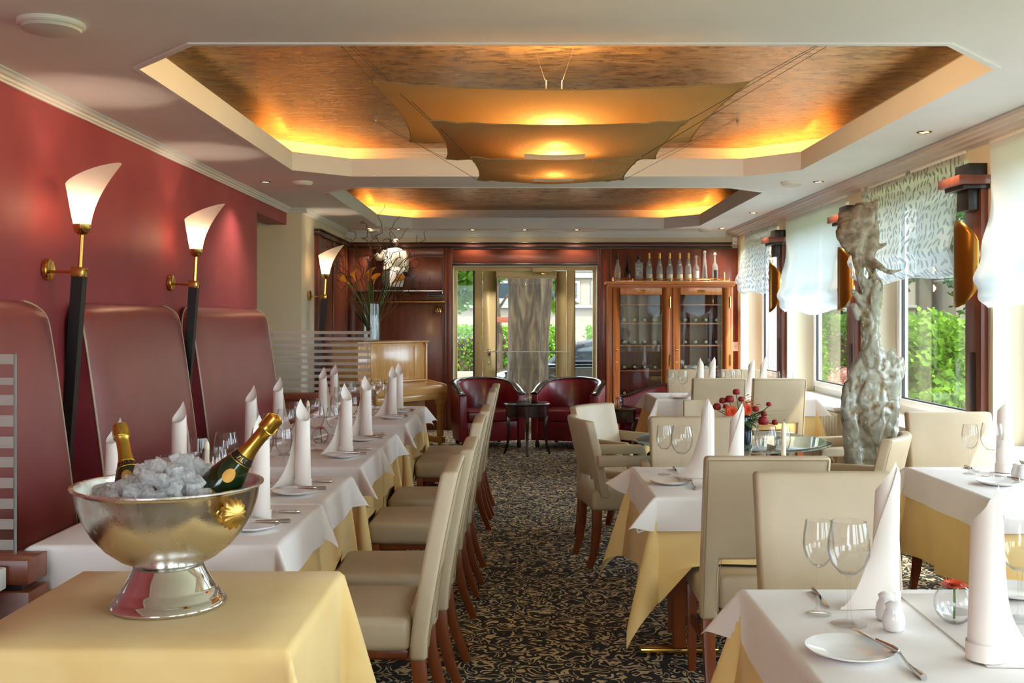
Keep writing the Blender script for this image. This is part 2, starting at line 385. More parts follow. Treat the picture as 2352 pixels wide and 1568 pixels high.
# ---- left wall
struct('wall_left', B().box(XL-0.2, XL, YR, 9.44, 0, CZ).box(XL-0.2, XL, 9.44, 10.65, 2.43, CZ), 'red_paint', smooth=0)
struct('wall_pilaster', B().box(-3.9, XL2, 10.65, YB, 0, CZ), 'cream_paint', smooth=0)
struct('wall_corridor', B().box(-3.9, -3.8, 9.2, 10.65, 0, CZ).box(-3.8, XL-0.2, 9.2, 9.3, 0, CZ), 'cream_paint', smooth=0)
prof = [(0, 2.55), (0.012, 2.55), (0.016, 2.558), (0.026, 2.562), (0.03, 2.572), (0.044, 2.576), (0.05, 2.588), (0.06, 2.592), (0.06, 2.602), (0, 2.602)]
struct('trim_1', B().prism([(XL+a*1.1, z) for a, z in prof], YR, 10.70, 'y'), 'ceiling_paint', smooth=0)
struct('trim_2', B().prism([(XL2+a, z) for a, z in prof], 10.65, YB, 'y').prism([(10.65-a, z) for a, z in prof], XL, XL2+0.06, 'x'), 'ceiling_paint', smooth=0)
struct('baseboard_left', B().box(XL, XL+0.02, YR, 9.44, 0, 0.1), 'panel_wood', smooth=0)
# ---- back wall with door opening
DX0, DX1, DZ = -0.843, 1.048, 2.145
struct('wall_back', B().box(-3.9, DX0, YB, YB+0.3, 0, CZ).box(DX1, 3.4, YB, YB+0.3, 0, CZ).box(DX0, DX1, YB, YB+0.3, DZ, CZ), 'cream_paint', smooth=0)
bp = [(0, 2.515), (0.012, 2.515), (0.018, 2.53), (0.03, 2.535), (0.036, 2.555), (0.052, 2.56), (0.058, 2.58), (0.075, 2.588), (0.075, 2.602), (0, 2.602)]
struct('trim_3', B().prism([(YB-a, z) for a, z in bp], XL2, 2.72, 'x'), 'ceiling_paint', smooth=0)
# wood cladding of the back wall (panels and stiles as parts)
bw = struct('wall_wood_cladding', B().box(XL2, DX0, YB-0.03, YB-0.001, 0, 2.373).box(DX1, XR, YB-0.03, YB-0.001, 0, 2.373).box(DX0, DX1, YB-0.03, YB-0.001, DZ, 2.373), 'panel_wood', smooth=0)
def part(nm, bb, mt, par, bevel=0.004, **k): return obj(nm, bb.mesh(nm, bevel=bevel, **k), mt, par)
part('cornice', B().box(XL2, 2.80, YB-0.075, YB-0.03, 2.43, 2.447), 'black_wood', bw)
part('cornice', B().box(XL2, 2.79, YB-0.06, YB-0.03, 2.398, 2.43), 'panel_wood_flat', bw)
part('cornice', B().box(XL2, 2.80, YB-0.065, YB-0.03, 2.376, 2.398), 'black_wood', bw)
for (x0, x1) in ((-0.957, -0.925), (-0.915, -0.855), (1.06, 1.085)): part('stile', B().box(x0, x1, YB-0.055, YB-0.03, 0, 2.376), 'panel_wood', bw)
part('stile', B().box(-2.20, -2.12, YB-0.05, YB-0.03, 0, 2.376), 'panel_wood', bw)
part('rail', B().box(-2.12, -0.957, YB-0.045, YB-0.03, 2.27, 2.376), 'panel_wood_flat', bw)
part('panel', B().box(-2.10, -1.93, YB-0.04, YB-0.03, 0.05, 2.26), 'panel_wood', bw)
part('panel', B().box(-1.90, -0.975, YB-0.04, YB-0.03, 1.83, 2.255), 'panel_wood', bw)
part('panel', B().box(-1.90, -0.975, YB-0.04, YB-0.03, 0.05, 1.80), 'panel_wood', bw)
part('panel', B().box(-0.84, 1.045, YB-0.045, YB-0.03, 2.18, 2.365), 'panel_wood_flat', bw)
part('panel', B().box(1.10, 1.22, YB-0.04, YB-0.03, 0.05, 2.365), 'panel_wood', bw)
part('panel', B().box(1.23, 2.40, YB-0.04, YB-0.03, 0.05, 2.365), 'panel_wood', bw)
part('panel', B().box(2.41, 2.86, YB-0.04, YB-0.03, 0.05, 2.365), 'panel_wood', bw)
part('black_edge', B().box(DX0-0.02, DX0, YB-0.05, YB-0.03, 0, DZ+0.02).box(DX1, DX1+0.02, YB-0.05, YB-0.03, 0, DZ+0.02).box(DX0, DX1, YB-0.05, YB-0.03, DZ, DZ+0.02), 'black_wood', bw)
# wood panelling on the left return wall
lw_ = struct('wall_wood_return', B().box(XL2+0.001, XL2+0.03, 11.33, YB, 0, 2.376), 'panel_wood', smooth=0)
part('stile', B().box(XL2+0.03, XL2+0.05, 11.33, 11.45, 0, 2.376), 'panel_wood', lw_)
part('stile', B().box(XL2+0.03, XL2+0.05, 12.25, 12.37, 0, 2.376), 'panel_wood', lw_)
part('stile', B().box(XL2+0.03, XL2+0.05, 13.15, 13.30, 0, 2.376), 'panel_wood', lw_)
part('panel', B().box(XL2+0.03, XL2+0.04, 11.50, 12.20, 0.1, 2.25), 'panel_wood', lw_)
part('panel', B().box(XL2+0.03, XL2+0.04, 12.42, 13.10, 0.1, 2.25), 'panel_wood', lw_)
part('cornice', B().box(XL2, XL2+0.08, 11.31, YB, 2.43, 2.447).box(XL2, XL2+0.07, 11.31, YB, 2.376, 2.398), 'black_wood', lw_)
part('cornice', B().box(XL2, XL2+0.06, 11.32, YB, 2.398, 2.43), 'panel_wood', lw_)
# ---- rear wall behind the camera with wide windows
rw = B().box(-2.6, 3.4, YR-0.3, YR, 0, 0.5).box(-2.6, 3.4, YR-0.3, YR, 2.45, CZ)
for x, x1 in ((-2.6, -2.4), (-0.75, 1.2), (3.2, 3.4)): rw.box(x, x1, YR-0.3, YR, 0.5, 2.45)
struct('wall_rear', rw, 'cream_paint', smooth=0)

# ---- right wall: piers and window bays
PIERS = [(10.92, 11.25), (8.52, 8.89), (6.20, 6.53), (3.83, 4.16), (1.45, 1.78), (-0.93, -0.60)]
ZS, ZH = 0.68, 2.47
b = B()
for y0, y1 in PIERS: b.box(XR, XG+0.1, y0, y1, ZS, ZH)
b.box(XR, XG+0.1, 13.2, YB, ZS, ZH).box(XR, XG+0.1, YR-0.3, -2.9, ZS, ZH)
b.box(XR, XG+0.1, YR-0.3, YB, 0, ZS).box(XR, XG+0.1, YR-0.3, YB, ZH, CZ)
struct('wall_right', b, 'cream_paint', smooth=0)
rp = [(2.72, 2.602), (2.72, 2.588), (2.735, 2.582), (2.74, 2.565), (2.765, 2.56), (2.775, 2.548), (2.81, 2.545), (2.82, 2.53), (2.86, 2.527), (XR, 2.52), (XR, 2.602)]
mat('trim_grey', (206, 194, 186), 0.6)
struct('trim_4', B().prism(rp, YR, YB, 'y'), 'trim_grey', smooth=0)
wnum = 0
BAYS = []
ends = [13.2] + [v for p in PIERS for v in (p[1], p[0])] + [-2.9]
for k in range(0, len(ends), 2): BAYS.append((ends[k+1], ends[k]))
for (y0, y1) in BAYS:
    wnum += 1
    t = bpy.data.objects.new('window_%d' % wnum, None); COL.objects.link(t); t['kind'] = 'structure'
    t.location = (XG, (y0+y1)/2, ZS); q = Vector(t.location)
    def L(bb): return bb.xf(Matrix.Translation(-q))
    fr = B()
    fr.box(XG, XG+0.07, y0, y0+0.08, ZS, ZH).box(XG, XG+0.07, y1-0.08, y1, ZS, ZH).box(XG, XG+0.07, y0+0.08, y1-0.08, ZS, ZS+0.07).box(XG, XG+0.07, y0+0.08, y1-0.08, ZH-0.07, ZH)
    obj('frame', L(fr).mesh('frame', bevel=0.006), 'window_frame', t)
    sa = B(); a0, a1, z0, z1 = y0+0.08, y1-0.08, ZS+0.07, ZH-0.07
    sa.box(XG-0.02, XG+0.05, a0, a0+0.06, z0, z1).box(XG-0.02, XG+0.05, a1-0.06, a1, z0, z1).box(XG-0.02, XG+0.05, a0+0.06, a1-0.06, z0, z0+0.05).box(XG-0.02, XG+0.05, a0+0.06, a1-0.06, z1-0.05, z1)
    obj('sash', L(sa).mesh('sash', bevel=0.006), 'window_frame', t)
    ga = B(); a0 += 0.06; a1 -= 0.06; z0 += 0.05; z1 -= 0.05
    ga.box(XG, XG+0.02, a0, a0+0.012, z0, z1).box(XG, XG+0.02, a1-0.012, a1, z0, z1).box(XG, XG+0.02, a0+0.012, a1-0.012, z0, z0+0.012)
    obj('gasket', L(ga).mesh('gasket', smooth=0), 'gasket', t)
    obj('pane', L(B().box(XG+0.012, XG+0.016, a0+0.006, a1-0.006, z0+0.006, z1)).mesh('pane', smooth=0), 'window_glass', t)
    obj('sill', L(B().box(2.74, XG-0.001, y0-0.02, y1+0.02, ZS-0.035, ZS+0.002)).mesh('sill', bevel=0.008), 'sill_white', t)
    hb = B().box(XG-0.034, XG-0.02, y0+0.5, y0+0.54, ZS+0.075, ZS+0.105).box(XG-0.06, XG-0.034, y0+0.51, y0+0.53, ZS+0.08, ZS+0.10).box(XG-0.06, XG-0.045, y0+0.51, y0+0.62, ZS+0.08, ZS+0.10)
    obj('handle', L(hb).mesh('handle', bevel=0.003), 'white_plastic', t)
    if y0 > -1:
        rb = B().box(2.83, XR, y0+0.05, y1-0.05, 0.02, 0.62)
        n = int((y1-y0-0.14)/0.045)
        for i in range(n): rb.box(2.80, 2.83, y0+0.07+i*0.045, y0+0.07+i*0.045+0.03, 0.06, 0.60)
        rb.box(2.795, 2.84, y0+0.05, y1-0.05, 0.60, 0.625)
        g = obj('radiator_grille', L(rb).mesh('radiator_grille', smooth=0), 'yellow_linen' if False else 'cream_paint', t)

# ---- door (glass door with side lights) in the back wall
YD = YB+0.12
dr = bpy.data.objects.new('door_1', None); COL.objects.link(dr); dr['kind'] = 'structure'; dr.location = (0.1, YD, 0); q = Vector(dr.location)
def LD(bb): return bb.xf(Matrix.Translation(-q))
xa, xb, xc, xd = -0.56, -0.46, 0.655, 0.755   # jamb faces
fr = B().box(DX0, DX1, YD, YD+0.07, 2.09, DZ).box(DX0, DX0+0.05, YD, YD+0.07, 0, 2.09).box(DX1-0.05, DX1, YD, YD+0.07, 0, 2.09)
fr.box(xa, xb, YD, YD+0.07, 0, 2.09).box(xc, xd, YD, YD+0.07, 0, 2.09).box(DX0+0.05, xa, YD, YD+0.07, 0, 0.12).box(xd, DX1-0.05, YD, YD+0.07, 0, 0.12)
obj('frame', LD(fr).mesh('frame', bevel=0.005), 'gold_frame', dr)
obj('pane', LD(B().box(DX0+0.05, xa, YD+0.03, YD+0.036, 0.12, 2.09)).mesh('pane', smooth=0), 'window_glass', dr)
obj('pane', LD(B().box(xd, DX1-0.05, YD+0.03, YD+0.036, 0.12, 2.09)).mesh('pane', smooth=0), 'window_glass', dr)
obj('gasket', LD(B().box(xa-0.025, xa-0.001, YD+0.01, YD+0.05, 0.12, 2.085).box(xd+0.001, xd+0.012, YD+0.01, YD+0.05, 0.12, 2.085)).mesh('gasket', smooth=0), 'gasket', dr)
lf = B(); gx0, gx1, gz0, gz1 = -0.28, 0.515, 0.22, 1.985
lf.box(xb+0.008, gx0, YD-0.03, YD+0.04, 0.01, 2.08).box(gx1, xc-0.008, YD-0.03, YD+0.04, 0.01, 2.08).box(gx0, gx1, YD-0.03, YD+0.04, gz1, 2.08).box(gx0, gx1, YD-0.03, YD+0.04, 0.01, gz0)
leaf = obj('door_leaf', LD(lf).mesh('door_leaf', bevel=0.006), 'gold_frame', dr)
obj('pane', LD(B().box(gx0, gx1, YD, YD+0.006, gz0, gz1)).mesh('pane', smooth=0), 'window_glass', leaf)
obj('gasket', LD(B().box(gx0, gx0+0.012, YD-0.01, YD+0.01, gz0, gz1).box(gx1-0.012, gx1, YD-0.01, YD+0.01, gz0, gz1)).mesh('gasket', smooth=0), 'gasket', leaf)
hd = B().tube([(-0.37, YD-0.03, 1.02), (-0.37, YD-0.08, 1.02)], 0.012, 8).tube([(-0.38, YD-0.08, 1.02), (-0.22, YD-0.08, 1.02)], 0.01, 8).box(-0.39, -0.35, YD-0.036, YD-0.03, 0.97, 1.05)
obj('door_handle', LD(hd).mesh('door_handle', bevel=0.002), 'steel', leaf)
obj('lock', LD(B().lathe([(0.015, 0), (0.015, 0.008)], 12, cap0=True, cap1=True).xf(Matrix.Translation((-0.37, YD-0.03, 0.88)) @ Matrix.Rotation(PI/2, 4, 'X'))).mesh('lock'), 'steel', leaf)
obj('door_closer', LD(B().box(0.20, 0.47, YD-0.09, YD-0.03, 2.06, 2.13)).mesh('door_closer', bevel=0.008), 'gold_frame', dr)
obj('closer_arm', LD(B().tube([(0.33, YD-0.07, 2.055), (0.36, YD-0.12, 2.05), (0.40, YD-0.09, 2.04)], 0.008, 6).box(0.31, 0.36, YD-0.10, YD-0.05, 2.03, 2.06)).mesh('closer_arm', bevel=0.002), 'brass', dr)
bd = B()
for x in (xa+0.04, xc+0.05):
    for i in range(9): bd.sphere((x, YD-0.001, 0.25+i*0.22), 0.006, 6, 4)
obj('screw_head', LD(bd).mesh('screw_head'), 'steel', dr)['kind'] = 'stuff'
obj('reveal', LD(B().box(DX0, DX0+0.012, YB-0.03, YD, 0, DZ).box(DX1-0.012, DX1, YB-0.03, YD, 0, DZ).box(DX0+0.012, DX1-0.012, YB-0.03, YD, DZ-0.012, DZ)).mesh('reveal', smooth=0), 'cream_paint', dr)
obj('bottom_grille', LD(B().box(-0.3, 0.53, YD-0.05, YD-0.03, 0.10, 0.22)).mesh('bottom_grille', bevel=0.004), 'white_plastic', dr)
# ---- clear glass guard panel in front of the door
gp = thing('glass_guard_panel', 'low clear glass guard panel standing in front of the glass door', 'glass panel', (0.12, YB-0.12, 0))
part('pane', B().box(-0.55, 0.55, -0.005, 0.005, 0.02, 1.02), 'screen_glass', gp, 0, smooth=0)
part('edge_strip', B().box(-0.55, 0.55, -0.007, 0.007, 1.02, 1.03), 'grille_white', gp, 0.001)
for sx in (-1, 1): part('post', B().box(sx*0.55-0.012, sx*0.55+0.012, -0.012, 0.012, 0.0, 1.02), 'screen_glass', gp, 0.002)

# ---- blinds
def blind(nm, y0, y1, zb, matn, label, seed, flare=0.05):
    r = random.Random(seed); ph = [r.uniform(0, 6.28) for _ in range(6)]
    H = 2.535-zb
    def prof(v):   # v metres above hem -> (out, dz)
        o = 0.0
        for c, wd, am in ((0.075, 0.06, 0.055), (0.20, 0.085, 0.085), (0.38, 0.13, 0.05)): o += am*math.exp(-((v-c)/wd)**2)
        return o
    def fn(u, v):
        y = y0+(y1-y0)*u; z = v*H; o = prof(z); e = abs(2*u-1)
        sc_ = 1-0.3*math.cos(PI*e)
        pl = 0.35*math.sin(u*26+ph[0])+0.35*math.sin(u*17+ph[1]+z*2.2)+0.3*math.sin(u*41+ph[2]-z*1.3)
        fade = math.exp(-z/0.6)
        out = o*(1+0.28*pl)+0.012*pl*(0.25+fade)
        zz = zb+z - o*0.42*(1+0.35*pl*(1-e)) + (0.018*math.sin(u*9+ph[3]))*math.exp(-z/0.25) - 0.02*math.sin(PI*u)*math.exp(-z/0.3)
        yy = y + (2*u-1)*flare*o/0.09 - (2*u-1)*0.02*math.sin(min(1, z/H)*PI)
        return (2.862-max(out, -0.004), yy, zz)
    me = B().grid(fn, 110, 90).mesh(nm, smooth=180)
    uv = me.uv_layers.new(name='UVMap')
    for lp in me.loops:
        p = me.vertices[lp.vertex_index].co; uv.data[lp.index].uv = (p.y, p.z)
    t = thing(nm, label, 'blind', (2.862, (y0+y1)/2, zb))
    o = obj('fabric', me, matn, t); o.location = -Vector(t.location)
    part('head_rail', B().box(-0.004, 0.014, -(y1-y0)/2, (y1-y0)/2, H-0.028, H-0.002), 'white_plastic', t, 0.002)
    part('bottom_bar', B().tube([(0.006, -(y1-y0)/2+0.02, 0.012), (0.006, (y1-y0)/2-0.02, 0.012)], 0.006, 6), 'white_plastic', t, 0)
blind('roman_blind', 11.27, 12.90, 1.78, 'leaf_voile', 'white leaf-patterned voile blind at the window in the far corner', 1)
blind('roman_blind', 8.91, 10.92, 1.53, 'sheer_white', 'plain white gathered blind at the second window from the far corner', 2)
blind('roman_blind', 6.55, 8.52, 1.75, 'leaf_voile', 'white leaf-patterned voile blind behind the tall glass sculpture', 3)
blind('roman_blind', 4.18, 6.20, 1.53, 'sheer_white', 'plain white gathered blind at the right edge of the picture', 4)

# ---- ceiling fittings
def downlight(x, y, label, watt):
    t = thing('downlight', label, 'ceiling light', (x, y, CZ), 0, 'recessed ceiling spotlights')
    part('trim_ring', B().lathe([(0.03, -0.001), (0.032, -0.006), (0.042, -0.006), (0.047, 0.0)], 20), 'brass', t, 0)
    part('bulb', B().lathe([(0.0, -0.002), (0.03, -0.002)], 16), 'down_glow', t, 0)
    lamp('downlight_beam', 'SPOT', (0, 0, -0.02), watt, (1.0, 0.86, 0.68), t, 0.03, None, math.radians(115), 0.9)
emit('down_glow', (255, 226, 170), 14)
DOWN_W = 20
DL = [((610, 417), 'spotlight in the ceiling beside the first gold recess, red wall side'), ((848, 524), 'spotlight in the ceiling above the lamp by the wood panelling'),
      ((915, 526), 'spotlight in the ceiling above the waiter figure'), ((1085, 527), 'spotlight in the ceiling just left of the glass door'),
      ((1205, 527), 'spotlight in the ceiling above the middle of the glass door'), ((1325, 527), 'spotlight in the ceiling just right of the glass door'),
      ((2123, 303), 'nearest spotlight in the ceiling on the window side'), ((1880, 417), 'second nearest spotlight in the ceiling on the window side'),
      ((1730, 488), 'third nearest spotlight in the ceiling on the window side'), ((1658, 524), 'farthest spotlight in the ceiling on the window side')]
for (px, py), lb in DL:
    x, y = P(px, py, CZ); downlight(x, y, lb, 11 if 'door' in lb else 8 if 'waiter' in lb else DOWN_W)
def speaker(px, py, r, label):
    x, y = P(px, py, CZ); t = thing('ceiling_speaker', label, 'speaker', (x, y, CZ), 0, 'round ceiling speakers')
    part('rim', B().lathe([(r, 0), (r, -0.014), (r*0.95, -0.02), (r*0.9, -0.02), (r*0.9, -0.016)], 32), 'white_plastic', t, 0)
    part('grille', B().lathe([(r*0.9, -0.016), (r*0.86, -0.032), (r*0.5, -0.04), (0, -0.042)], 32), 'grille_white', t, 0)
speaker(118, 52, 0.125, 'large round white speaker in the ceiling above the red wall, nearest')
speaker(695, 417, 0.085, 'round white speaker in the ceiling beside the first gold recess')
speaker(1818, 418, 0.09, 'round white speaker in the ceiling on the window side')
speaker(858, 526, 0.085, 'round white speaker in the ceiling above the wood panelling')
speaker(1620, 526, 0.085, 'round white speaker in the ceiling above the bottle cabinet')
# ================================================================== LEFT WALL FURNITURE
def banquette(y0, y1, label):
    t = thing('banquette', label, 'bench', (XL+0.021, (y0+y1)/2, 0)); Lh = (y1-y0)/2; z0, z1, r = 0.10, 1.535, 0.13
    def xf(z): return 0.085+0.16*max(0, (1.535-z)/1.1)**0.85 if z > 0.43 else 0.245
    def half(z):
        i = r-math.sqrt(max(0, r*r-max(0, z-(z1-r))**2)); return Lh-i
    nz, ny = 40, 24; bb = B()
    zs = [z0+(z1-z0)*(1-(1-k/nz)**1.35) for k in range(nz+1)]
    def front(u, k):
        z = zs[k]; e = abs(2*u-1); tt = max(0, (z-(z1-0.10))/0.10)
        return (max(0.02, xf(z)-0.022*e**10-0.05*tt**3), (2*u-1)*half(z), z)
    for k in range(nz):
        for i in range(ny):
            u, v = i/ny, (i+1)/ny
            bb.add([front(u, k), front(v, k), front(v, k+1), front(u, k+1)], [(0,1,2,3)])
        for u in (0, 1):
            a, c = front(u, k), front(u, k+1); bb.add([a, c, (0.005, c[1], c[2]), (0.005, a[1], a[2])], [(0,1,2,3)])
    tp = [front(i/ny, nz) for i in range(ny+1)]
    for i in range(ny): bb.add([tp[i], tp[i+1], (0.005, tp[i+1][1], z1), (0.005, tp[i][1], z1)], [(0,1,2,3)])
    obj('back_panel', bb.mesh('back_panel', smooth=50, weld=1e-4), 'red_leather', t)
    for s in (0, 1):
        f = [front(s, k) for k in range(2, nz+1)]
        path = [(p[0]-0.003, p[1]+(1 if s else -1)*0.001, p[2]) for p in f]
        obj('piping', B().tube(path, 0.0065, 6).mesh('piping'), 'cream_leather', t)
        obj('piping', B().tube([(0.012, p[1]+(1 if s else -1)*0.001, p[2]) for p in f], 0.0055, 6).mesh('piping'), 'cream_leather', t)
    part('seat_cushion', B().box(0.245, 0.78, -Lh, Lh, 0.30, 0.47), 'red_leather', t, 0.03, seg=4)
    part('plinth', B().box(0.0, 0.70, -Lh+0.01, Lh-0.01, 0.0, 0.30), 'black_wood', t)
banquette(3.34, 5.02, 'tall red leather bench back nearest, behind the striped glass screen')
banquette(5.41, 6.97, 'tall red leather bench back in the middle, between the two torch lamps')
banquette(7.23, 9.40, 'farthest tall red leather bench back, beside the end of the red wall')

def torch_lamp(x, y, label):
    t = thing('torch_wall_lamp', label, 'wall lamp', (x, y, 0), 0, 'torch lamps along the left wall')
    part('wall_plate', B().lathe([(0, 0), (0.05, 0), (0.056, 0.004), (0.056, 0.022), (0.05, 0.026), (0.02, 0.02), (0, 0.02)], 28).xf(Matrix.Translation((0.001, 0, 1.70)) @ Matrix.Rotation(PI/2, 4, 'Y')), 'brass', t, 0)
    part('arm', B().tube([(0.01, 0, 1.69), (0.155, 0, 1.688)], 0.0075, 8), 'brass', t, 0)
    tl = math.atan2(0.12, 1.66)
    rot = Matrix.Translation((0.172, 0, 1.688)) @ Matrix.Rotation(tl*0.9, 4, 'Y')
    part('collar', B().mbox(rot, 0.064, 0.064, 0.05), 'brass', t, 0.003)
    part('post', B().tube([(0.172, 0, 1.665), (0.052, 0, 0.0)], [0.029, 0.022], 4), 'black_wood', t, 0)
    part('stem', B().tube([(0.176, 0, 1.71), (0.186, 0, 1.885)], 0.011, 10), 'brass', t, 0)
    part('cup', B().lathe([(0.0, 1.875), (0.018, 1.878), (0.034, 1.89), (0.042, 1.91), (0.044, 1.93), (0.038, 1.932)], 20, (0.186, 0, 0)), 'brass', t, 0)
    def sh(u, v):
        a = 2*PI*u; zt = 2.185+0.058*math.cos(a)
        xl = 0.145-0.035*v; xr = 0.228+0.155*v**1.7; c = (xl+xr)/2; ra = (xr-xl)/2; ry = 0.042+0.075*v
        k = 1-0.25*max(0, math.cos(a))**2*v
        return (c+ra*math.cos(a), ry*math.sin(a)*k, 1.925+v*(zt-1.925))
    obj('shade', B().grid(sh, 40, 18, True).mesh('shade', smooth=180), 'opal_glass', t)
    obj('bulb', B().sphere((0.19, 0, 1.965), 0.02, 10, 8, sz=1.6).mesh('bulb', smooth=180), 'bulb_glow', t)
    lamp('torch_glow', 'POINT', (0.195, 0, 2.0), 1.5, (1.0, 0.80, 0.60), t, 0.025)
emit('bulb_glow', (255, 224, 176), 12)
torch_lamp(XL, 5.21, 'nearest torch-shaped wall lamp with white horn shade on the red wall')
torch_lamp(XL, 7.06, 'second torch-shaped wall lamp with white horn shade on the red wall')
torch_lamp(XL2, 11.0, 'farthest torch-shaped wall lamp with white horn shade beside the wood panelling')

def glass_screen(x0, x1, y, z0, z1, label, stripes, near):
    t = thing('glass_screen', label, 'glass screen', (x1, y, z0))
    part('pane', B().box(x0-x1, 0, -0.005, 0.005, 0, z1-z0), 'screen_glass', t, 0, smooth=0)
    part('pane_edge', B().box(0, 0.004, -0.005, 0.005, 0, z1-z0), 'glass_edge', t, 0, smooth=0)
    for a, c in stripes: part('frosted_stripe', B().box(x0-x1, -0.001, -0.0065, -0.0055, a-z0, c-z0), 'frosted', t, 0, smooth=0)
ft = []
for i in range(10):
    z = 1.337-0.032-i*0.0585; ft.append((z, z+0.029))
ft = [(1.45-(p1-732)/248.0, 1.45-(p0-732)/248.0) for p0, p1 in [(760+i*14.4, 767+i*14.4) for i in range(10)]]
glass_screen(XL+0.005, -1.365, 9.52, 0.765, 1.337, 'striped frosted glass screen behind the rear long table', ft, False)
nt_ = [(1.45-(p1-732)/735.0, 1.45-(p0-732)/735.0) for p0, p1 in [(810, 832), (862, 878), (900, 923), (945, 970), (992, 1018), (1037, 1060), (1083, 1106), (1129, 1152), (1174, 1197), (1220, 1243)]]
glass_screen(XL+0.005, -1.514, 3.085, 0.742, 1.344, 'striped frosted glass screen at the left edge of the picture', nt_, True)
t = thing('low_partition', 'low dark wood partition under the far striped glass screen', 'partition', (XL+0.5, 9.52, 0))
part('body', B().box(-0.5, 0.55, -0.06, 0.06, 0, 0.70), 'counter_wood', t); part('cap', B().box(-0.5, 0.56, -0.075, 0.075, 0.70, 0.764), 'counter_wood', t)
t = thing('low_partition', 'reddish wood partition with a groove, at the left edge under the glass screen', 'partition', (-1.93, 3.085, 0))
part('cap', B().box(-0.47, 0.49, -0.07, 0.055, 0.665, 0.74), 'counter_wood', t); part('groove', B().box(-0.47, 0.462, -0.05, 0.04, 0.645, 0.665), 'black_wood', t, 0)
part('body', B().box(-0.47, 0.492, -0.07, 0.055, 0.0, 0.645), 'counter_wood', t)
t = thing('marble_counter', 'service counter with a white marble top at the left edge', 'counter', (-1.95, 2.3, 0))
part('marble_top', B().box(-0.44, 0.455, -0.7, 0.70, 0.66, 0.725), 'marble', t, 0.006); part('body', B().box(-0.44, 0.40, -0.66, 0.66, 0, 0.66), 'counter_wood', t, 0.003)
o = tag(obj('menu_card', B().mbox(Matrix.Translation((-1.68, 2.85, 0.803)) @ Matrix.Rotation(0.16, 4, 'Y'), 0.004, 0.18, 0.16).mesh('menu_card', smooth=0), 'white_plastic'), 'white card standing on the marble counter at the left edge', 'card')

# ================================================================== TABLES AND CLOTHS
def cloth_mesh(nm, a, b_, d, seed, kap=0.6, rip=0.05, r=0.014, no=16, rl=0.25, fl_=0.03):
    rr = random.Random(seed); ph = [rr.uniform(0, 6.28) for _ in range(8)]; kk = [kap*rr.uniform(0.8, 1.15) for _ in range(4)]
    def axis(h):
        nt2 = max(6, int(h/0.06)); o = [d*(k/no)**1.25 for k in range(1, no+1)]
        top = [-h+2*h*i/nt2 for i in range(nt2+1)]
        return [-(h+x) for x in reversed(o)] + top + [h+x for x in o]
    U, V = axis(a), axis(b_)
    def pos(u, v):
        sx, sy = (1 if u >= 0 else -1), (1 if v >= 0 else -1); p, q = max(abs(u)-a, 0), max(abs(v)-b_, 0)
        def fold(p):
            if p < r*PI/2: return r*math.sin(p/r), -(r-r*math.cos(p/r))
            return r, -(r+p-r*PI/2)
        if p > 0 and q > 0:
            rho = math.hypot(p, q); th = math.atan2(q, p); k = kk[(sx > 0)*2+(sy > 0)]
            fo, z = fold(rho); h = rho*k*math.sin(2*th); z = z*math.sqrt(max(0.05, 1-(k*math.sin(2*th))**2))
            wv = 0.05*rho*math.sin(4*th)
            return (sx*(a+fo*math.cos(th)+h*0.72+wv), sy*(b_+fo*math.sin(th)+h*0.69-wv), z)
        if p > 0:
            fo, z = fold(p); w_ = rip*p*min(1, p/rl)*(math.sin(v*15+ph[0])+0.6*math.sin(v*29+ph[1]))+p*fl_; return (sx*(a+fo+w_), v, z)
        if q > 0:
            fo, z = fold(q); w_ = rip*q*min(1, q/rl)*(math.sin(u*15+ph[2])+0.6*math.sin(u*29+ph[3]))+q*fl_; return (u, sy*(b_+fo+w_), z)
        return (u, v, 0.0)
    n = len(U); vs = [pos(u, v) for v in V for u in U]; m_ = len(V)
    # blend corner seam so ripples fade to the fold
    fs = [(j*n+i, j*n+i+1, (j+1)*n+i+1, (j+1)*n+i) for j in range(m_-1) for i in range(n-1)]
    bb = B(); bb.v = vs; bb.f = fs
    return bb.mesh(nm, smooth=180, fix=False, weld=0)
def table_set(nm, x0, x1, y0, y1, label, d_white, d_yel, seed, white=True, lblw='', lbly='', cols='x', kapw=0.62, kapy=0.36):
    a, b_ = (x1-x0)/2, (y1-y0)/2; cx, cy = (x0+x1)/2, (y0+y1)/2; ht = 0.742
    t = thing('dining_table', label, 'table', (cx, cy, 0))
    part('tabletop', B().box(-a, a, -b_, b_, ht-0.03, ht), 'leg_wood', t, 0.004)
    spots = [(-a*0.62, 0), (a*0.62, 0)] if cols == 'x' else [(0, -b_*0.62), (0, b_*0.62)]
    for sx, sy in spots:
        part('leg', B().tube([(sx, sy, ht-0.03), (sx, sy, 0.03)], [0.034, 0.026], 4), 'leg_wood', t, 0.003)
        fx, fy = (0.18, 0.025) if cols == 'y' else (0.025, 0.25)
        if cols == 'x': fx, fy = (0.17, 0.03)
        part('foot', B().box(sx-fx, sx+fx, sy-fy, sy+fy, 0.001, 0.03), 'brass', t, 0.006)
    o = obj('yellow_undercloth', cloth_mesh('yellow_undercloth', a+0.002, b_+0.002, d_yel, seed, kapy, 0.07, 0.012, 18), 'yellow_linen', None, (cx, cy, ht+0.003))
    tag(o, lbly, 'tablecloth', 'yellow undercloths')
    zt = ht+0.003
    if white:
        o = obj('white_tablecloth', cloth_mesh('white_tablecloth', a+0.008, b_+0.008, d_white, seed+50, kapw, 0.03, 0.014, 12, 0.05, 0.10), 'white_linen', None, (cx, cy, ht+0.008))
        tag(o, lblw, 'tablecloth', 'white tablecloths'); zt = ht+0.008
    return zt
TZ = 0.7505
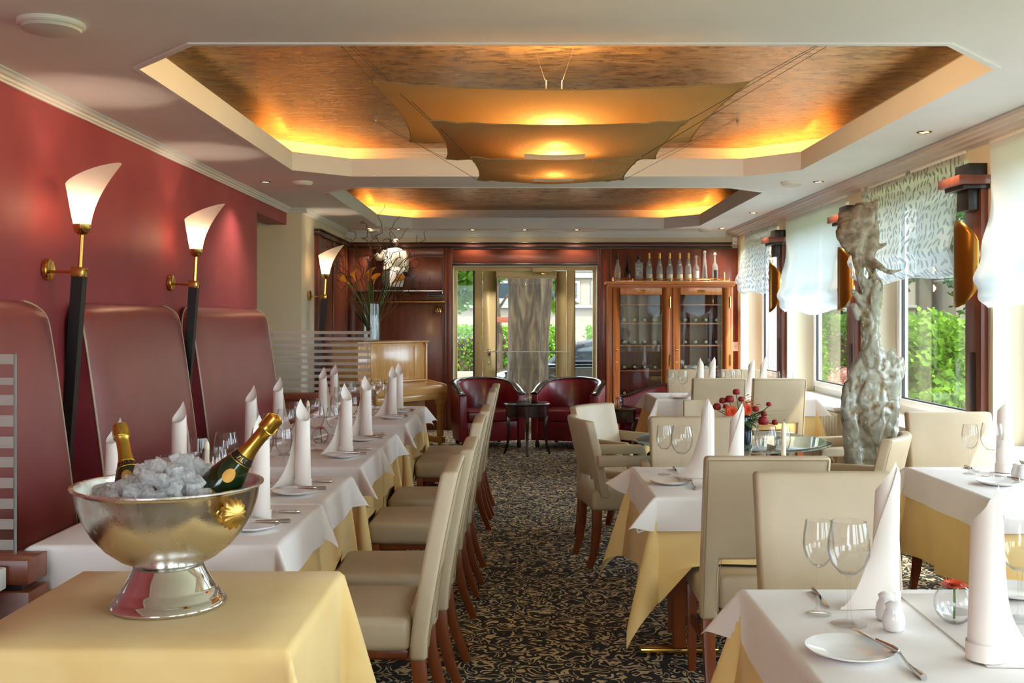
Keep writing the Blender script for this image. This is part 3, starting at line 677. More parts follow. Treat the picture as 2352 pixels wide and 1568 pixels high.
LT = [(3.19, 4.51, 'front'), (4.86, 6.19, 'middle'), (6.80, 8.14, 'rear')]
for k, (y0, y1, w_) in enumerate(LT):
    ym = (y0+y1)/2
    table_set('dining_table', -1.49, -0.76, y0, y1, '%s long dining table beside the red benches' % w_, 0.14, 0.5, 10+k*3, True,
              'white tablecloth on the %s long table beside the red benches' % w_, 'yellow undercloth hanging from the %s long table beside the red benches' % w_, 'y', kapy=(0.12 if k == 0 else 0.2))
    # second white overlay lapping half of the table
    oy0 = ym+0.02
    me = cloth_mesh('overlay', 0.379, (y1-oy0)/2+0.009, 0.135, 90+k, 0.6, 0.03, 0.016, 12, 0.05, 0.11)
    o = obj('overlay_tablecloth', me, 'white_linen', None, (-1.125, (oy0+y1)/2+0.003, TZ+0.0045))
    tag(o, 'white overlay cloth lapping the far half of the %s long table' % w_, 'tablecloth', 'overlay cloths')
table_set('dining_table', -1.21, -0.50, 2.20, 2.86, 'small table under a yellow cloth carrying the silver ice bowl', 0, 0.62, 31, False, '', 'yellow cloth on the table that carries the silver ice bowl', 'x')
table_set('dining_table', 0.60, 1.42, 1.84, 2.64, 'square dining table in the right foreground corner', 0.14, 0.46, 41, True, 'white tablecloth on the right foreground table', 'yellow undercloth below the right foreground tablecloth', 'x', 0.72)
table_set('dining_table', 0.56, 1.30, 4.05, 4.83, 'small dining table by the aisle behind the two cream chairs', 0.14, 0.42, 44, True, 'white tablecloth with a fabric tag on the small aisle table', 'yellow undercloth hanging from the small aisle table', 'x', 0.75)
table_set('dining_table', 1.86, 2.66, 4.00, 4.83, 'dining table by the window wall at the right edge', 0.14, 0.40, 47, True, 'white tablecloth on the window table at the right edge', 'yellow undercloth on the window table at the right edge', 'x', 0.75)
table_set('dining_table', 1.24, 2.60, 8.98, 9.70, 'far dining table in front of the bottle cabinet', 0.16, 0.42, 52, True, 'white tablecloth on the far table before the bottle cabinet', 'yellow undercloth on the far table before the bottle cabinet', 'x', 0.7)
# fabric tag on the aisle tablecloth
tg = tag(obj('cloth_tag', B().box(-0.03, 0.03, -0.0006, 0.0006, -0.012, 0.012).mesh('cloth_tag', smooth=0), 'white_plastic'), 'small white woven tag at the aisle tablecloth corner', 'tag')
tp_ = PD(1479, 1212, 4.005); tg.location = tp_; tg.rotation_euler = (0, -0.35, 0)
tx = obj('lettering', text_mesh('lettering', 'BAUER', 0.016), 'black_plastic', tg); tx.rotation_euler = (PI/2, 0, 0); tx.location = (0, -0.001, 0)

# ================================================================== CHAIRS
def slab(xs, zs, present, yc, th, xo=None):
    """curved padded slab made of cells; yc(z) centre line, th thickness"""
    bb = B(); idx = {}
    def vid(i, k, s):
        key = (i, k, s)
        if key not in idx:
            z = zs[k]; x = xs[i]; y = yc(z, x)+s*th(z)/2 if callable(th) else yc(z, x)+s*th/2
            bb.v.append((x, y, z)); idx[key] = len(bb.v)-1
        return idx[key]
    nx, nz = len(xs)-1, len(zs)-1
    on = lambda i, k: 0 <= i < nx and 0 <= k < nz and present(i, k)
    for i in range(nx):
        for k in range(nz):
            if not on(i, k): continue
            bb.f.append((vid(i,k,1), vid(i+1,k,1), vid(i+1,k+1,1), vid(i,k+1,1)))
            bb.f.append((vid(i,k+1,-1), vid(i+1,k+1,-1), vid(i+1,k,-1), vid(i,k,-1)))
            for (di, dk, A, C) in ((-1, 0, (i, k+1), (i, k)), (1, 0, (i+1, k), (i+1, k+1)), (0, -1, (i, k), (i+1, k)), (0, 1, (i+1, k+1), (i, k+1))):
                if not on(i+di, k+dk): bb.f.append((vid(*A, 1), vid(*A, -1), vid(*C, -1), vid(*C, 1)))
    return bb
def make_chair():
    t = thing('dining_chair', 'x', 'chair'); W = 0.228
    yc = lambda z, x=0: -0.225-0.105*max(0, (z-0.36)/0.59)**1.25
    zs = [0.33, 0.40, 0.47, 0.56, 0.64, 0.72, 0.80, 0.88, 0.95]
    bb = slab([-W, -W+0.065, 0, W-0.065, W], zs, lambda i, k: not (i in (1, 2) and k < 3), yc, 0.058)
    obj('backrest', bb.mesh('backrest', bevel=0.014, seg=3, smooth=45), 'cream_leather', t)
    for off_, y_ in ((0.012, -0.030),):
        path = [(s_*(W-off_), yc(z)+y_, z) for s_, zz in ((-1, zs), (1, zs[::-1])) for z in ([min(max(z, 0.34), 0.938) for z in zz])]
        obj('seam', B().tube(path, 0.0022, 5).mesh('seam'), 'leather_seam', t)
        ip = [(-W+0.065, yc(0.36)-0.030, 0.36), (-W+0.065, yc(0.5)-0.03, 0.5), (-W+0.072, yc(0.565)-0.030, 0.565), (W-0.072, yc(0.565)-0.03, 0.565), (W-0.065, yc(0.5)-0.030, 0.5), (W-0.065, yc(0.36)-0.03, 0.36)]
        obj('seam', B().tube(ip, 0.0022, 5).mesh('seam'), 'leather_seam', t)
    def seat():
        bb = B().prism([(-0.222, -0.20), (-0.215, 0.205), (0.215, 0.205), (0.222, -0.20)], 0.355, 0.47, 'z')
        me = bb.mesh('seat', bevel=0.03, seg=4, smooth=60); return me
    obj('seat', seat(), 'cream_leather', t)
    part('seat_back', B().box(-0.158, 0.158, -0.255, -0.19, 0.365, 0.49), 'cream_leather', t, 0.02, seg=3)
    part('seat_frame', B().box(-0.19, 0.19, -0.19, 0.175, 0.33, 0.356), 'leg_wood', t, 0.003)
    for s in (-1, 1):
        part('leg', B().tube([(s*0.19, 0.17, 0.36), (s*0.188, 0.17, 0.0)], [0.021, 0.015], 4), 'leg_wood', t, 0.002)
        part('leg', B().tube([(s*0.195, -0.222, 0.36), (s*0.195, -0.232, 0.24), (s*0.195, -0.262, 0.12), (s*0.195, -0.31, 0.0)], [0.024, 0.022, 0.019, 0.015], 4), 'leg_wood', t, 0.002)
        part('stretcher', B().box(s*0.19-0.008, s*0.19+0.008, -0.235, 0.165, 0.20, 0.235), 'leg_wood', t, 0.002)
    return t
def make_armchair():
    t = thing('upholstered_armchair', 'x', 'armchair'); W = 0.235
    yc = lambda z, x=0: -0.235-0.10*max(0, (z-0.36)/0.5)**1.2+0.05*(x/W)**2
    zs = [0.41, 0.47, 0.53, 0.58, 0.65, 0.72, 0.79, 0.86]
    bb = slab([-W, -W+0.06, -0.08, 0, 0.08, W-0.06, W], zs, lambda i, k: not (0 < i < 5 and k < 2), yc, 0.055)
    obj('backrest', bb.mesh('backrest', bevel=0.013, seg=3, smooth=45), 'cream_leather', t)
    pth = [(s_*(W-0.008), yc(z, W)-0.028, z) for s_, zz in ((-1, zs), (1, zs[::-1])) for z in ([min(max(z, 0.42), 0.852) for z in zz])]
    obj('seam', B().tube(pth, 0.0025, 5).mesh('seam'), 'leather_seam', t)
    obj('seat', B().prism([(-0.225, -0.27), (-0.235, 0.24), (0.235, 0.24), (0.225, -0.27)], 0.335, 0.455, 'z').mesh('seat', bevel=0.028, seg=4, smooth=60), 'cream_leather', t)
    for s in (-1, 1):
        ar = B().prism([(-0.25, 0.60), (-0.25, 0.665), (0.16, 0.655), (0.185, 0.64), (0.235, 0.42), (0.19, 0.42), (0.145, 0.60)], s*0.262-0.024, s*0.262+0.024, 'x')
        obj('armrest', ar.mesh('armrest', bevel=0.01, seg=2, smooth=45), 'cream_leather', t)
        part('leg', B().tube([(s*0.195, 0.20, 0.34), (s*0.193, 0.205, 0.0)], [0.024, 0.016], 4), 'leg_wood', t, 0.002)
        part('leg', B().tube([(s*0.19, -0.235, 0.34), (s*0.19, -0.238, 0.22), (s*0.19, -0.252, 0.1), (s*0.19, -0.28, 0.0)], [0.027, 0.024, 0.02, 0.016], 4), 'leg_wood', t, 0.002)
    return t
CHR = Proto(make_chair()); ACH = Proto(make_armchair())
ord_ = [('near', 'front'), ('far', 'front'), ('near', 'middle'), ('far', 'middle'), ('near', 'rear'), ('far', 'rear')]
for (yf, xo), (a_, b_) in zip(((3.80, -0.20), (4.37, -0.17), (5.39, -0.17), (6.03, -0.155), (7.46, -0.15), (7.97, -0.14)), ord_):
    CHR.put((xo-0.35, yf-0.228, 0), PI/2, '%s cream leather chair on the aisle side of the %s long table' % (a_, b_), 'cream dining chairs')
# right side: chairs facing the camera have rz=PI, facing away rz=0
CHR.put((1.0, 3.02, 0), PI, 'cream chair facing the camera across the right foreground table', 'cream dining chairs')
CHR.put((0.91, 4.06, 0), 0, 'cream chair seen from behind, pushed up to the small aisle table', 'cream dining chairs')
CHR.put((0.905, 4.92, 0), PI, 'cream chair facing the camera behind the small aisle table', 'cream dining chairs')
CHR.put((2.315, 5.18, 0), PI, 'cream chair facing the camera at the window table', 'cream dining chairs')
CHR.put((1.705, 8.98, 0), 0, 'left of two cream chairs seen from behind at the far table', 'cream dining chairs')
CHR.put((2.215, 8.98, 0), 0, 'right of two cream chairs seen from behind at the far table', 'cream dining chairs')
CHR.put((1.71, 9.80, 0), PI, 'left cream chair facing the camera behind the far table', 'cream dining chairs')
CHR.put((2.235, 9.80, 0), PI, 'right cream chair facing the camera behind the far table', 'cream dining chairs')
def face(x, y, dx, dy, lab): ACH.put((x, y, 0), math.atan2(-dx, dy), lab, 'cream armchairs around the glass table')
face(0.665, 6.18, 0.98, 0.16, 'cream armchair with wooden legs standing at the aisle, seen from behind')
face(0.74, 6.88, 0.78, -0.62, 'cream armchair turned to the camera, left behind the aisle armchair')
face(0.97, 5.645, 0.08, 1.0, 'cream armchair mostly hidden behind the aisle table chair')
face(1.41, 7.13, -0.1, -1.0, 'cream armchair behind the glass table, beyond the flowers')
face(2.03, 6.60, -1.0, -0.1, 'cream armchair between the glass table and the radiator')
face(1.675, 5.35, -0.85, 0.5, 'cream armchair seen from behind, at the foot of the glass sculpture')

# cloth that meets a chair seat rests on it
bpy.context.view_layer.update()
seats = [o for o in bpy.data.objects if o.name.startswith(('dining_chair', 'upholstered_armchair')) and o.parent is None]
for cl in [o for o in bpy.data.objects if o.name.startswith('yellow_undercloth')]:
    for ch in seats:
        if (ch.location-cl.location).length > 1.6: continue
        inv = (Matrix.Translation(ch.location) @ Matrix.Rotation(ch.rotation_euler.z, 4, 'Z')).inverted()
        for v in cl.data.vertices:
            wp = v.co+cl.location
            if wp.z > 0.482: continue
            lp = inv @ wp
            if abs(lp.x) < 0.25 and -0.27 < lp.y < (0.222 if ch.name.startswith('dining') else 0.258): v.co.z = 0.482-cl.location.z
# ================================================================== TABLEWARE
def glass_proto(nm, h, rb, rim, hb, label_cat='wine glass'):
    t = thing(nm, 'x', label_cat); zb = h-hb
    bowl = [(0.006, zb), (rb*0.45, zb+hb*0.06), (rb*0.78, zb+hb*0.2), (rb*0.96, zb+hb*0.38), (rb, zb+hb*0.52), (rb*0.97, zb+hb*0.7), (rb*0.88, zb+hb*0.88), (rim, h)]
    inner = [(r-0.0014, z) for r, z in reversed(bowl[1:])]+[(0, zb+hb*0.07)]
    obj('bowl', B().lathe(bowl+inner, 28).mesh('bowl', smooth=60), 'wine_glass', t)
    obj('stem', B().lathe([(0.0065, zb+0.002), (0.0045, zb-0.02), (0.004, zb*0.5), (0.005, 0.02), (0.009, 0.008)], 10).mesh('stem', smooth=180), 'wine_glass', t)
    obj('foot', B().lathe([(0.009, 0.008), (0.02, 0.005), (rb*0.8, 0.0025), (rb*0.84, 0.001), (0, 0.0005)], 28).mesh('foot', smooth=60), 'wine_glass', t)
    return t
GS = Proto(glass_proto('wine_glass', 0.222, 0.036, 0.030, 0.112)); GL = Proto(glass_proto('wine_glass', 0.236, 0.048, 0.039, 0.125))
def plate_proto():
    t = thing('side_plate', 'x', 'plate')
    obj('dish', B().lathe([(0.0, 0.006), (0.045, 0.006), (0.056, 0.009), (0.088, 0.017), (0.0905, 0.0175), (0.089, 0.0145), (0.06, 0.004), (0.05, 0.0005), (0, 0.0005)], 40).mesh('dish', smooth=50), 'porcelain', t)
    return t
def fluted(bb): return bb
PLT = Proto(plate_proto())
def knife_proto():
    t = thing('table_knife', 'x', 'knife')
    h = B().lathe([(0.0, 0), (0.008, 0.004), (0.0095, 0.025), (0.0075, 0.06), (0.0055, 0.095), (0.006, 0.10)], 10).xf(Matrix.Diagonal((1, 0.55, 1, 1))).xf(Matrix.Rotation(-PI/2, 4, 'X')).xf(Matrix.Rotation(PI/2, 4, 'Y'))
    h.v = [(x, y, z+0.006) for x, y, z in h.v]
    obj('handle', h.mesh('handle', smooth=60), 'steel', t)
    bl = B().prism([(-0.005, 0.10), (0.006, 0.10), (0.009, 0.13), (0.0095, 0.19), (0.004, 0.215), (-0.004, 0.205), (-0.005, 0.15)], 0.003, 0.0055, 'z')
    obj('blade', bl.mesh('blade', bevel=0.0008), 'steel', t); return t
def fork_proto():
    t = thing('table_fork', 'x', 'fork')
    def hz(y): return 0.004+0.012*math.exp(-((y-0.13)/0.035)**2)
    pts = [(0, y, hz(y)) for y in [0.0, 0.02, 0.05, 0.08, 0.11, 0.135]]
    obj('handle', B().tube(pts, [0.007, 0.0075, 0.0045, 0.0032, 0.0032, 0.004], 8).mesh('handle', smooth=60), 'steel', t)
    hd = B()
    sec = [(0.135, 0.004), (0.145, 0.0105), (0.158, 0.0115)]
    for k in range(2):
        (ya, wa), (yb, wb) = sec[k], sec[k+1]; za, zb_ = hz(ya), hz(yb)
        hd.add([(-wa, ya, za), (wa, ya, za), (wb, yb, zb_), (-wb, yb, zb_)], [(0,1,2,3)])
    hd2 = hd.mesh('head', solid=0.002, smooth=60); obj('head', hd2, 'steel', t)
    for i in range(4):
        x = -0.0095+i*0.0063
        obj('tine', B().tube([(x, 0.155, hz(0.155)), (x, 0.175, 0.004), (x, 0.20, 0.006)], [0.0016, 0.0014, 0.0007], 5).mesh('tine'), 'steel', t)
    return t
KNF = Proto(knife_proto()); FRK = Proto(fork_proto())
def napkin_proto(H=0.365, hand=1):
    t = thing('folded_napkin', 'x', 'napkin'); r0 = 0.0305; T1 = 2*PI*1.05; LW = 0.15; T2 = T1+LW/r0
    def top(a): return H*(1-0.25*abs(math.sin((a-0.4)/2))**0.8)
    def fn(u, v):
        tt = u*T2
        if tt <= T1:
            a = tt; z = v*top(a); h = z/H; r = r0*(1.06-0.20*h)+0.0020*a/T1
            lean = 0.010*h*h
            return (r*math.cos(a)+lean, hand*(r*math.sin(a)), z)
        s = (tt-T1)*r0; f = min(1.0, s/LW); z1 = top(T1)*0.97
        ztop = max(0.006, z1*(1-f)**1.25); z = v*ztop
        a = T1; h = z/H; r = r0*(1.08-0.20*h)+0.0022
        px, py = r*math.cos(a), r*math.sin(a); tx, ty = -math.sin(a), math.cos(a)
        fl = max(0, 1-z/(z1))**1.4
        wrap = min(1.0, (s/r0)/2.2)
        # near the top the edge hugs the roll, lower down it swings out as a wing
        ah = T1+s/r0*0.75; hx, hy = (r+0.0015)*math.cos(ah), (r+0.0015)*math.sin(ah)
        wx, wy = px+tx*s*0.92-0.22*s*s/LW*math.cos(a), py+ty*s*0.92-0.22*s*s/LW*math.sin(a)
        k = fl
        return (hx*(1-k)+wx*k+0.010*h*h, hand*(hy*(1-k)+wy*k), z)
    obj('cloth', B().grid(fn, 96, 30).mesh('cloth', smooth=180, weld=0), 'napkin_linen', t)
    def band(u, v):
        tt = u*T1*1.04; a = tt; r = r0*1.06+0.0045; return (r*math.cos(a), hand*r*math.sin(a), 0.001+v*0.036)
    obj('cuff', B().grid(band, 60, 2).mesh('cuff', smooth=180, weld=0), 'napkin_linen', t)
    return t
NAP = Proto(napkin_proto()); NAP2 = Proto(napkin_proto(0.355, -1))
def shaker_proto():
    t = thing('pepper_shaker', 'x', 'shaker')
    obj('body', B().lathe([(0, 0), (0.02, 0), (0.0235, 0.006), (0.025, 0.022), (0.022, 0.038), (0.0165, 0.048), (0.018, 0.053)], 24).mesh('body', smooth=60), 'porcelain', t)
    obj('cap', B().lathe([(0.0185, 0.053), (0.019, 0.057), (0.012, 0.063), (0, 0.065)], 24).mesh('cap', smooth=60), 'porcelain', t); return t
SHK = Proto(shaker_proto())
mat('stem_green', (86, 124, 52), 0.5); mat('leaf_green', (58, 92, 40), 0.45, 0, Coat_Weight=0.1); mat('petal_orange', (226, 78, 36), 0.5); mat('petal_red', (170, 28, 30), 0.5); mat('petal_core', (120, 50, 24), 0.7)
def petals(c, r, n, tilt, w_=0.28, layers=2):
    bb = B()
    for l in range(layers):
        for i in range(n):
            a = 2*PI*(i+0.5*l)/n; rr = r*(1-0.22*l); e = math.sin(tilt+l*0.35); f = math.cos(tilt+l*0.35); wd = rr*w_
            d = Vector((math.cos(a)*f, math.sin(a)*f, e)); s_ = Vector((-math.sin(a), math.cos(a), 0)); o = Vector(c)
            bb.add([o+d*rr*0.15+s_*wd*0.25, o+d*rr*0.6+s_*wd*0.6+Vector((0,0,0.06*rr)), o+d*rr, o+d*rr*0.6-s_*wd*0.6+Vector((0,0,0.06*rr)), o+d*rr*0.15-s_*wd*0.25], [(0,1,2,3,4)])
    return bb
def flower_bowl(nm='flower_bowl', r=0.045, pm='petal_orange'):
    t = thing(nm, 'x', 'vase'); pr = []
    for i in range(13):
        a = -PI/2+0.35+(PI*0.80)*i/12; pr.append((r*math.cos(a), r+r*math.sin(a)*1.05))
    z0 = pr[0][1]; pr = [(0, 0)]+[(p[0], p[1]-z0) for p in pr]
    obj('glass_bowl', B().lathe(pr+[(x-0.0016, z) for x, z in reversed(pr[1:])]+[(0, 0.004)], 28).mesh('glass_bowl', smooth=50), 'wine_glass', t)
    zt = pr[-1][1]; k = 7
    wr = [(max(0, p[0]-0.0025), p[1]) for p in pr[1:6]]
    obj('water', B().lathe([(0, 0.005)]+wr+[(0, wr[-1][1])], 24).mesh('water', smooth=40), 'wine_glass', t)
    obj('flower_stem', B().tube([(0.012, 0.01, 0.006), (0.006, 0.004, zt*0.5), (0, 0, zt*0.92)], 0.0028, 6).mesh('flower_stem'), 'stem_green', t)
    fl = obj('flower_head', petals((0, 0, zt*0.93), 0.036, 18, 0.12).mesh('flower_head', smooth=0, fix=False), pm, t)
    obj('flower_core', B().sphere((0, 0, zt*0.95), 0.009, 10, 6, sz=0.6).mesh('flower_core'), 'petal_core', fl)
    return t
FBW = Proto(flower_bowl())
def candle_proto():
    t = thing('candle_holder', 'x', 'candle')
    obj('candle', B().lathe([(0, 0.02), (0.0095, 0.02), (0.0105, 0.10), (0.0095, 0.235), (0.0075, 0.245), (0.003, 0.252), (0.0015, 0.256)], 14).mesh('candle', smooth=50), 'candle_wax', t)
    obj('wick', B().tube([(0, 0, 0.254), (0.001, 0, 0.262), (0.006, 0, 0.265)], 0.001, 5).mesh('wick'), 'wick', t)
    obj('glass_holder', B().lathe([(0, 0), (0.03, 0), (0.034, 0.004), (0.03, 0.01), (0.014, 0.014), (0.016, 0.05), (0.0125, 0.05), (0.0115, 0.02), (0, 0.02)], 20).mesh('glass_holder', smooth=50), 'wine_glass', t)
    return t
CND = Proto(candle_proto())
TW = TZ+0.0015
seatname = {}
YN = {'front': (3.57, 4.22), 'middle': (5.34, 6.00), 'rear': (7.34, 7.75)}
for w_, ys in YN.items():
    for si, y in enumerate(ys):
        dz = 0.0055 if si == 1 else 0.0; z = TW+dz
        pos = ('near', 'far')[si]
        for side, sg in (('aisle', 1), ('bench', -1)):
            xm = -1.125; X = lambda d: xm+sg*d
            tail = 'at the %s %s seat of the %s long table' % (pos, side, w_)
            jit = lambda a=0.008: rng.uniform(-a, a)
            if sg == 1: NAP.put((X(0.235)+jit(), y+jit(), z), 1.6+rng.uniform(-0.2, 0.2), 'standing napkin '+tail, 'standing napkins')
            else: NAP2.put((X(0.27)+jit(), y+jit(), z), 1.7+rng.uniform(-0.2, 0.2), 'standing napkin '+tail, 'standing napkins')
            pj = PLT.put((X(0.245), y-sg*0.165, z), 0, 'white side plate '+tail, 'side plates')
            KNF.put((X(0.33), y-sg*0.165+0.008, z+0.0175), sg*PI/2+rng.uniform(-0.05, 0.05), 'butter knife on the plate '+tail, 'butter knives').scale = (0.78, 0.78, 0.78)
            KNF.put((X(0.345), y+sg*0.115, z), sg*PI/2+rng.uniform(-0.04, 0.04), 'dinner knife '+tail, 'dinner knives')
            FRK.put((X(0.345), y-sg*0.05, z), sg*PI/2+rng.uniform(-0.06, 0.06), 'dinner fork '+tail, 'dinner forks')
            GL.put((X(0.055)+jit(), y+sg*0.085+jit(), z), 0, 'larger wine glass '+tail, 'large wine glasses')
            GS.put((X(0.13)+jit(), y+sg*0.165+jit(), z), 0, 'smaller wine glass '+tail, 'small wine glasses')
    ym = sum(ys)/2; dzm = 0.0
    CND.put((-1.14, {'front': 3.76, 'middle': 5.58, 'rear': 7.50}[w_], TW), 0, 'white candle in a glass holder on the %s long table' % w_, 'table candles')
    FBW.put((-1.10, {'front': 3.93, 'middle': 5.72, 'rear': 7.61}[w_], TW), 0.5, 'round glass bowl with one gerbera on the %s long table' % w_, 'flower bowls')
    for q_, dy in (('left', 0), ('right', 0.05)):
        SHK.put((-0.99+dy*0.3, {'front': 3.86, 'middle': 5.66, 'rear': 7.60}[w_]+dy*1.1, TW), 0, '%s white porcelain shaker on the %s long table' % (q_, w_), 'white shakers')

def at(px, py, z=TW): x, y = P(px, py, z); return (x, y, z)
# --- right foreground table
f1 = 'on the right foreground table'
GS.put(at(1880, 1410), 0, 'slim wine glass left of the larger one '+f1, 'small wine glasses')
GL.put(at(1950, 1434), 0, 'large wine glass in front of the napkin '+f1, 'large wine glasses')
NAP2.put(at(2033, 1385), -0.87, 'standing napkin with a wide wing behind the shakers '+f1, 'standing napkins')
NAP.put((lambda p: (p[0], p[1], p[2]+0.002))(at(2262, 1515)), -1.5, 'tall rolled napkin at the right edge '+f1, 'standing napkins')
SHK.put(at(2036, 1422), 0, 'rear white porcelain shaker of the pair '+f1, 'white shakers')
SHK.put(at(2053, 1446), 0.4, 'front white porcelain shaker of the pair '+f1, 'white shakers')
PLT.put(at(1952, 1503), 0, 'white side plate with fluted rim '+f1, 'side plates')
x, y, z = at(2066, 1522); KNF.put((x, y, z+0.0182), 0.27, 'butter knife resting on the side plate '+f1, 'butter knives').scale = (0.78, 0.78, 0.78)
x, y, z = at(2122, 1560); FRK.put((x, y, z), 0.03, 'dinner fork right of the side plate '+f1, 'dinner forks')
x, y, z = at(1866, 1355); KNF.put((x, y, z), PI-0.04, 'dinner knife behind the slim glass '+f1, 'dinner knives')
FBW.put((lambda p: (p[0], p[1], p[2]+0.002))(at(2192, 1432)), 0.5, 'round glass bowl with an orange gerbera '+f1, 'flower bowls')
GL.put((lambda p: (p[0], p[1], p[2]+0.002))(at(2342, 1425)), 0, 'large wine glass cut by the right edge '+f1, 'large wine glasses')
PLT.put((lambda p: (p[0], p[1], p[2]+0.002))(at(2330, 1368)), 0, 'white side plate beyond the gerbera bowl '+f1, 'side plates')
A_, C_ = at(2062, 1364), at(2268, 1532)
rn = B().prism([(C_[0], C_[1]), (1.425, C_[1]-0.02), (1.425, A_[1]+0.02), (A_[0], A_[1])], TW-0.0004, TW+0.0016, 'z')
tag(obj('table_runner', rn.mesh('table_runner', bevel=0.0007, seg=2), 'white_linen'), 'white overlay runner lying diagonally on the right foreground table', 'table runner')
# --- small aisle table
f2 = 'on the small aisle table'
GS.put(at(1526, 1090), 0, 'slim wine glass of the left pair '+f2, 'small wine glasses')
GL.put(at(1566, 1103), 0, 'large wine glass of the left pair '+f2, 'large wine glasses')
PLT.put(at(1542, 1110), 0, 'white side plate '+f2, 'side plates')
NAP2.put(at(1624, 1096), -1.35, 'standing napkin with an open wing, left one '+f2, 'standing napkins')
NAP2.put(at(1690, 1118), -0.7, 'standing rolled napkin, right one '+f2, 'standing napkins')
x, y, z = at(1546, 1075); KNF.put((x, y, z), PI, 'dinner knife behind the left glasses '+f2, 'dinner knives')
x, y, z = at(1600, 1124); FRK.put((x, y, z), 0.0, 'dinner fork right of the plate '+f2, 'dinner forks')
x, y, z = at(1586, 1118); KNF.put((x, y, z+0.014), 0.2, 'butter knife resting on the plate '+f2, 'butter knives').scale = (0.78, 0.78, 0.78)
GL.put((1.075, 4.42, TW), 0, 'larger glass of the right pair beside the candle '+f2, 'large wine glasses')
GS.put((1.165, 4.50, TW), 0, 'smaller glass of the right pair beside the candle '+f2, 'small wine glasses')
CND.put((1.15, 4.42, TW), 0, 'white candle standing among the glasses '+f2, 'table candles')
FBW.put((0.98, 4.52, TW), 0.3, 'glass bowl with a gerbera between the napkins '+f2, 'flower bowls')
# --- window table at the right edge
f3 = 'on the window table at the right edge'
GS.put(at(2228, 1088), 0, 'slim wine glass '+f3, 'small wine glasses')
GL.put(at(2278, 1094), 0, 'large wine glass '+f3, 'large wine glasses')
NAP.put(at(2305, 1084), -1.5, 'standing napkin '+f3, 'standing napkins')
PLT.put(at(2292, 1112), 0, 'white side plate '+f3, 'side plates')
x, y, z = at(2215, 1072); KNF.put((x, y, z), PI, 'dinner knife '+f3, 'dinner knives')
x, y, z = at(2342, 1112); KNF.put((x, y, z+0.014), 0.2, 'butter knife resting on the plate '+f3, 'butter knives').scale = (0.78, 0.78, 0.78)
SHK.put(at(2336, 1097), 0, 'white porcelain shaker, left one '+f3, 'white shakers')
SHK.put(at(2350, 1100), 0.4, 'white porcelain shaker, right one '+f3, 'white shakers')
# --- far table
f4 = 'on the far table before the cabinet'
GS.put((1.38, 9.16, TW), 0, 'slim wine glass of the left pair '+f4, 'small wine glasses')
GL.put((1.475, 9.12, TW), 0, 'large wine glass of the left pair '+f4, 'large wine glasses')
PLT.put((1.44, 9.02, TW), 0, 'white side plate at the left end '+f4, 'side plates')
NAP2.put((1.64, 9.18, TW), -1.45, 'leftmost standing napkin '+f4, 'standing napkins')
NAP2.put((1.79, 9.42, TW), -0.77, 'second standing napkin from the left '+f4, 'standing napkins')
NAP2.put((2.08, 9.12, TW), -0.87, 'third standing napkin from the left '+f4, 'standing napkins')
NAP2.put((2.26, 9.42, TW), -0.77, 'rightmost standing napkin '+f4, 'standing napkins')
for x, y, g_, lb in ((1.84, 9.22, GS, 'first'), (1.93, 9.27, GL, 'second'), (2.00, 9.35, GL, 'third'), (2.34, 9.25, GS, 'fourth'), (2.43, 9.2, GL, 'fifth')):
    g_.put((x, y, TW), 0, '%s glass right of the second napkin %s' % (lb, f4), 'wine glasses of the far table')
CND.put((2.02, 9.2, TW), 0, 'white candle in the middle '+f4, 'table candles')

# ================================================================== ICE BOWL
BX, BY, BZ = -0.861, 2.53, 0.7465
t = thing('champagne_bowl', 'big polished silver punch bowl on a foot, filled with ice', 'bowl', (BX, BY, BZ))
m = mat('silver_bowl', (222, 220, 214), 0.09, 1.0); v = coords(m)
f_ = noise(m, v, 7, 3); f3_ = noise(m, coords(m, (1, 1, 0.25)), 30, 3)
mm = nd(m, 'ShaderNodeMath', operation='MULTIPLY'); lk(m, f_, mm.inputs[0]); lk(m, f3_, mm.inputs[1])
lk(m, ramp(m, mm.outputs[0], [(0.08, (0.10, 0.10, 0.10, 1)), (0.45, (0.40, 0.40, 0.40, 1))]), bsdf(m).inputs['Roughness'])
bump(m, noise(m, v, 260, 2), 0.12, 0.002)
mat('silver_foot', (222, 220, 214), 0.05, 1.0)
R = 0.222
out = [(0.066, 0.098), (0.085, 0.104), (0.115, 0.118), (0.15, 0.145), (0.18, 0.18), (0.202, 0.22), (0.214, 0.26), (0.218, 0.286), (0.222, 0.292), (0.2285, 0.295), (0.2285, 0.299), (0.218, 0.299)]
inn = [(0.214, 0.288), (0.208, 0.255), (0.195, 0.22), (0.172, 0.182), (0.142, 0.15), (0.105, 0.126), (0.06, 0.112), (0, 0.108)]
obj('bowl', B().lathe(out+inn, 72).mesh('bowl', smooth=60), 'silver_bowl', t)
obj('foot', B().lathe([(0.0, 0.006), (0.138, 0.0), (0.140, 0.004), (0.139, 0.009), (0.128, 0.02), (0.124, 0.024), (0.122, 0.032), (0.112, 0.04), (0.110, 0.046), (0.092, 0.075), (0.083, 0.096), (0.07, 0.1), (0.0, 0.1)], 64).mesh('foot', smooth=40), 'silver_foot', t)
def shell():
    bb = B(); n = 48; rings = 7
    for k in range(rings+1):
        e = (PI/2)*k/rings
        for i in range(n):
            a = 2*PI*i/n; rr = 0.0235*math.sin(e)*(1+0.10*math.cos(a*14)*math.sin(e)); bb.v.append((rr*math.cos(a), rr*math.sin(a), 0.016*math.cos(e)))
    for k in range(rings):
        for i in range(n): j = (i+1) % n; bb.f.append((k*n+i, k*n+j, (k+1)*n+j, (k+1)*n+i))
    return bb
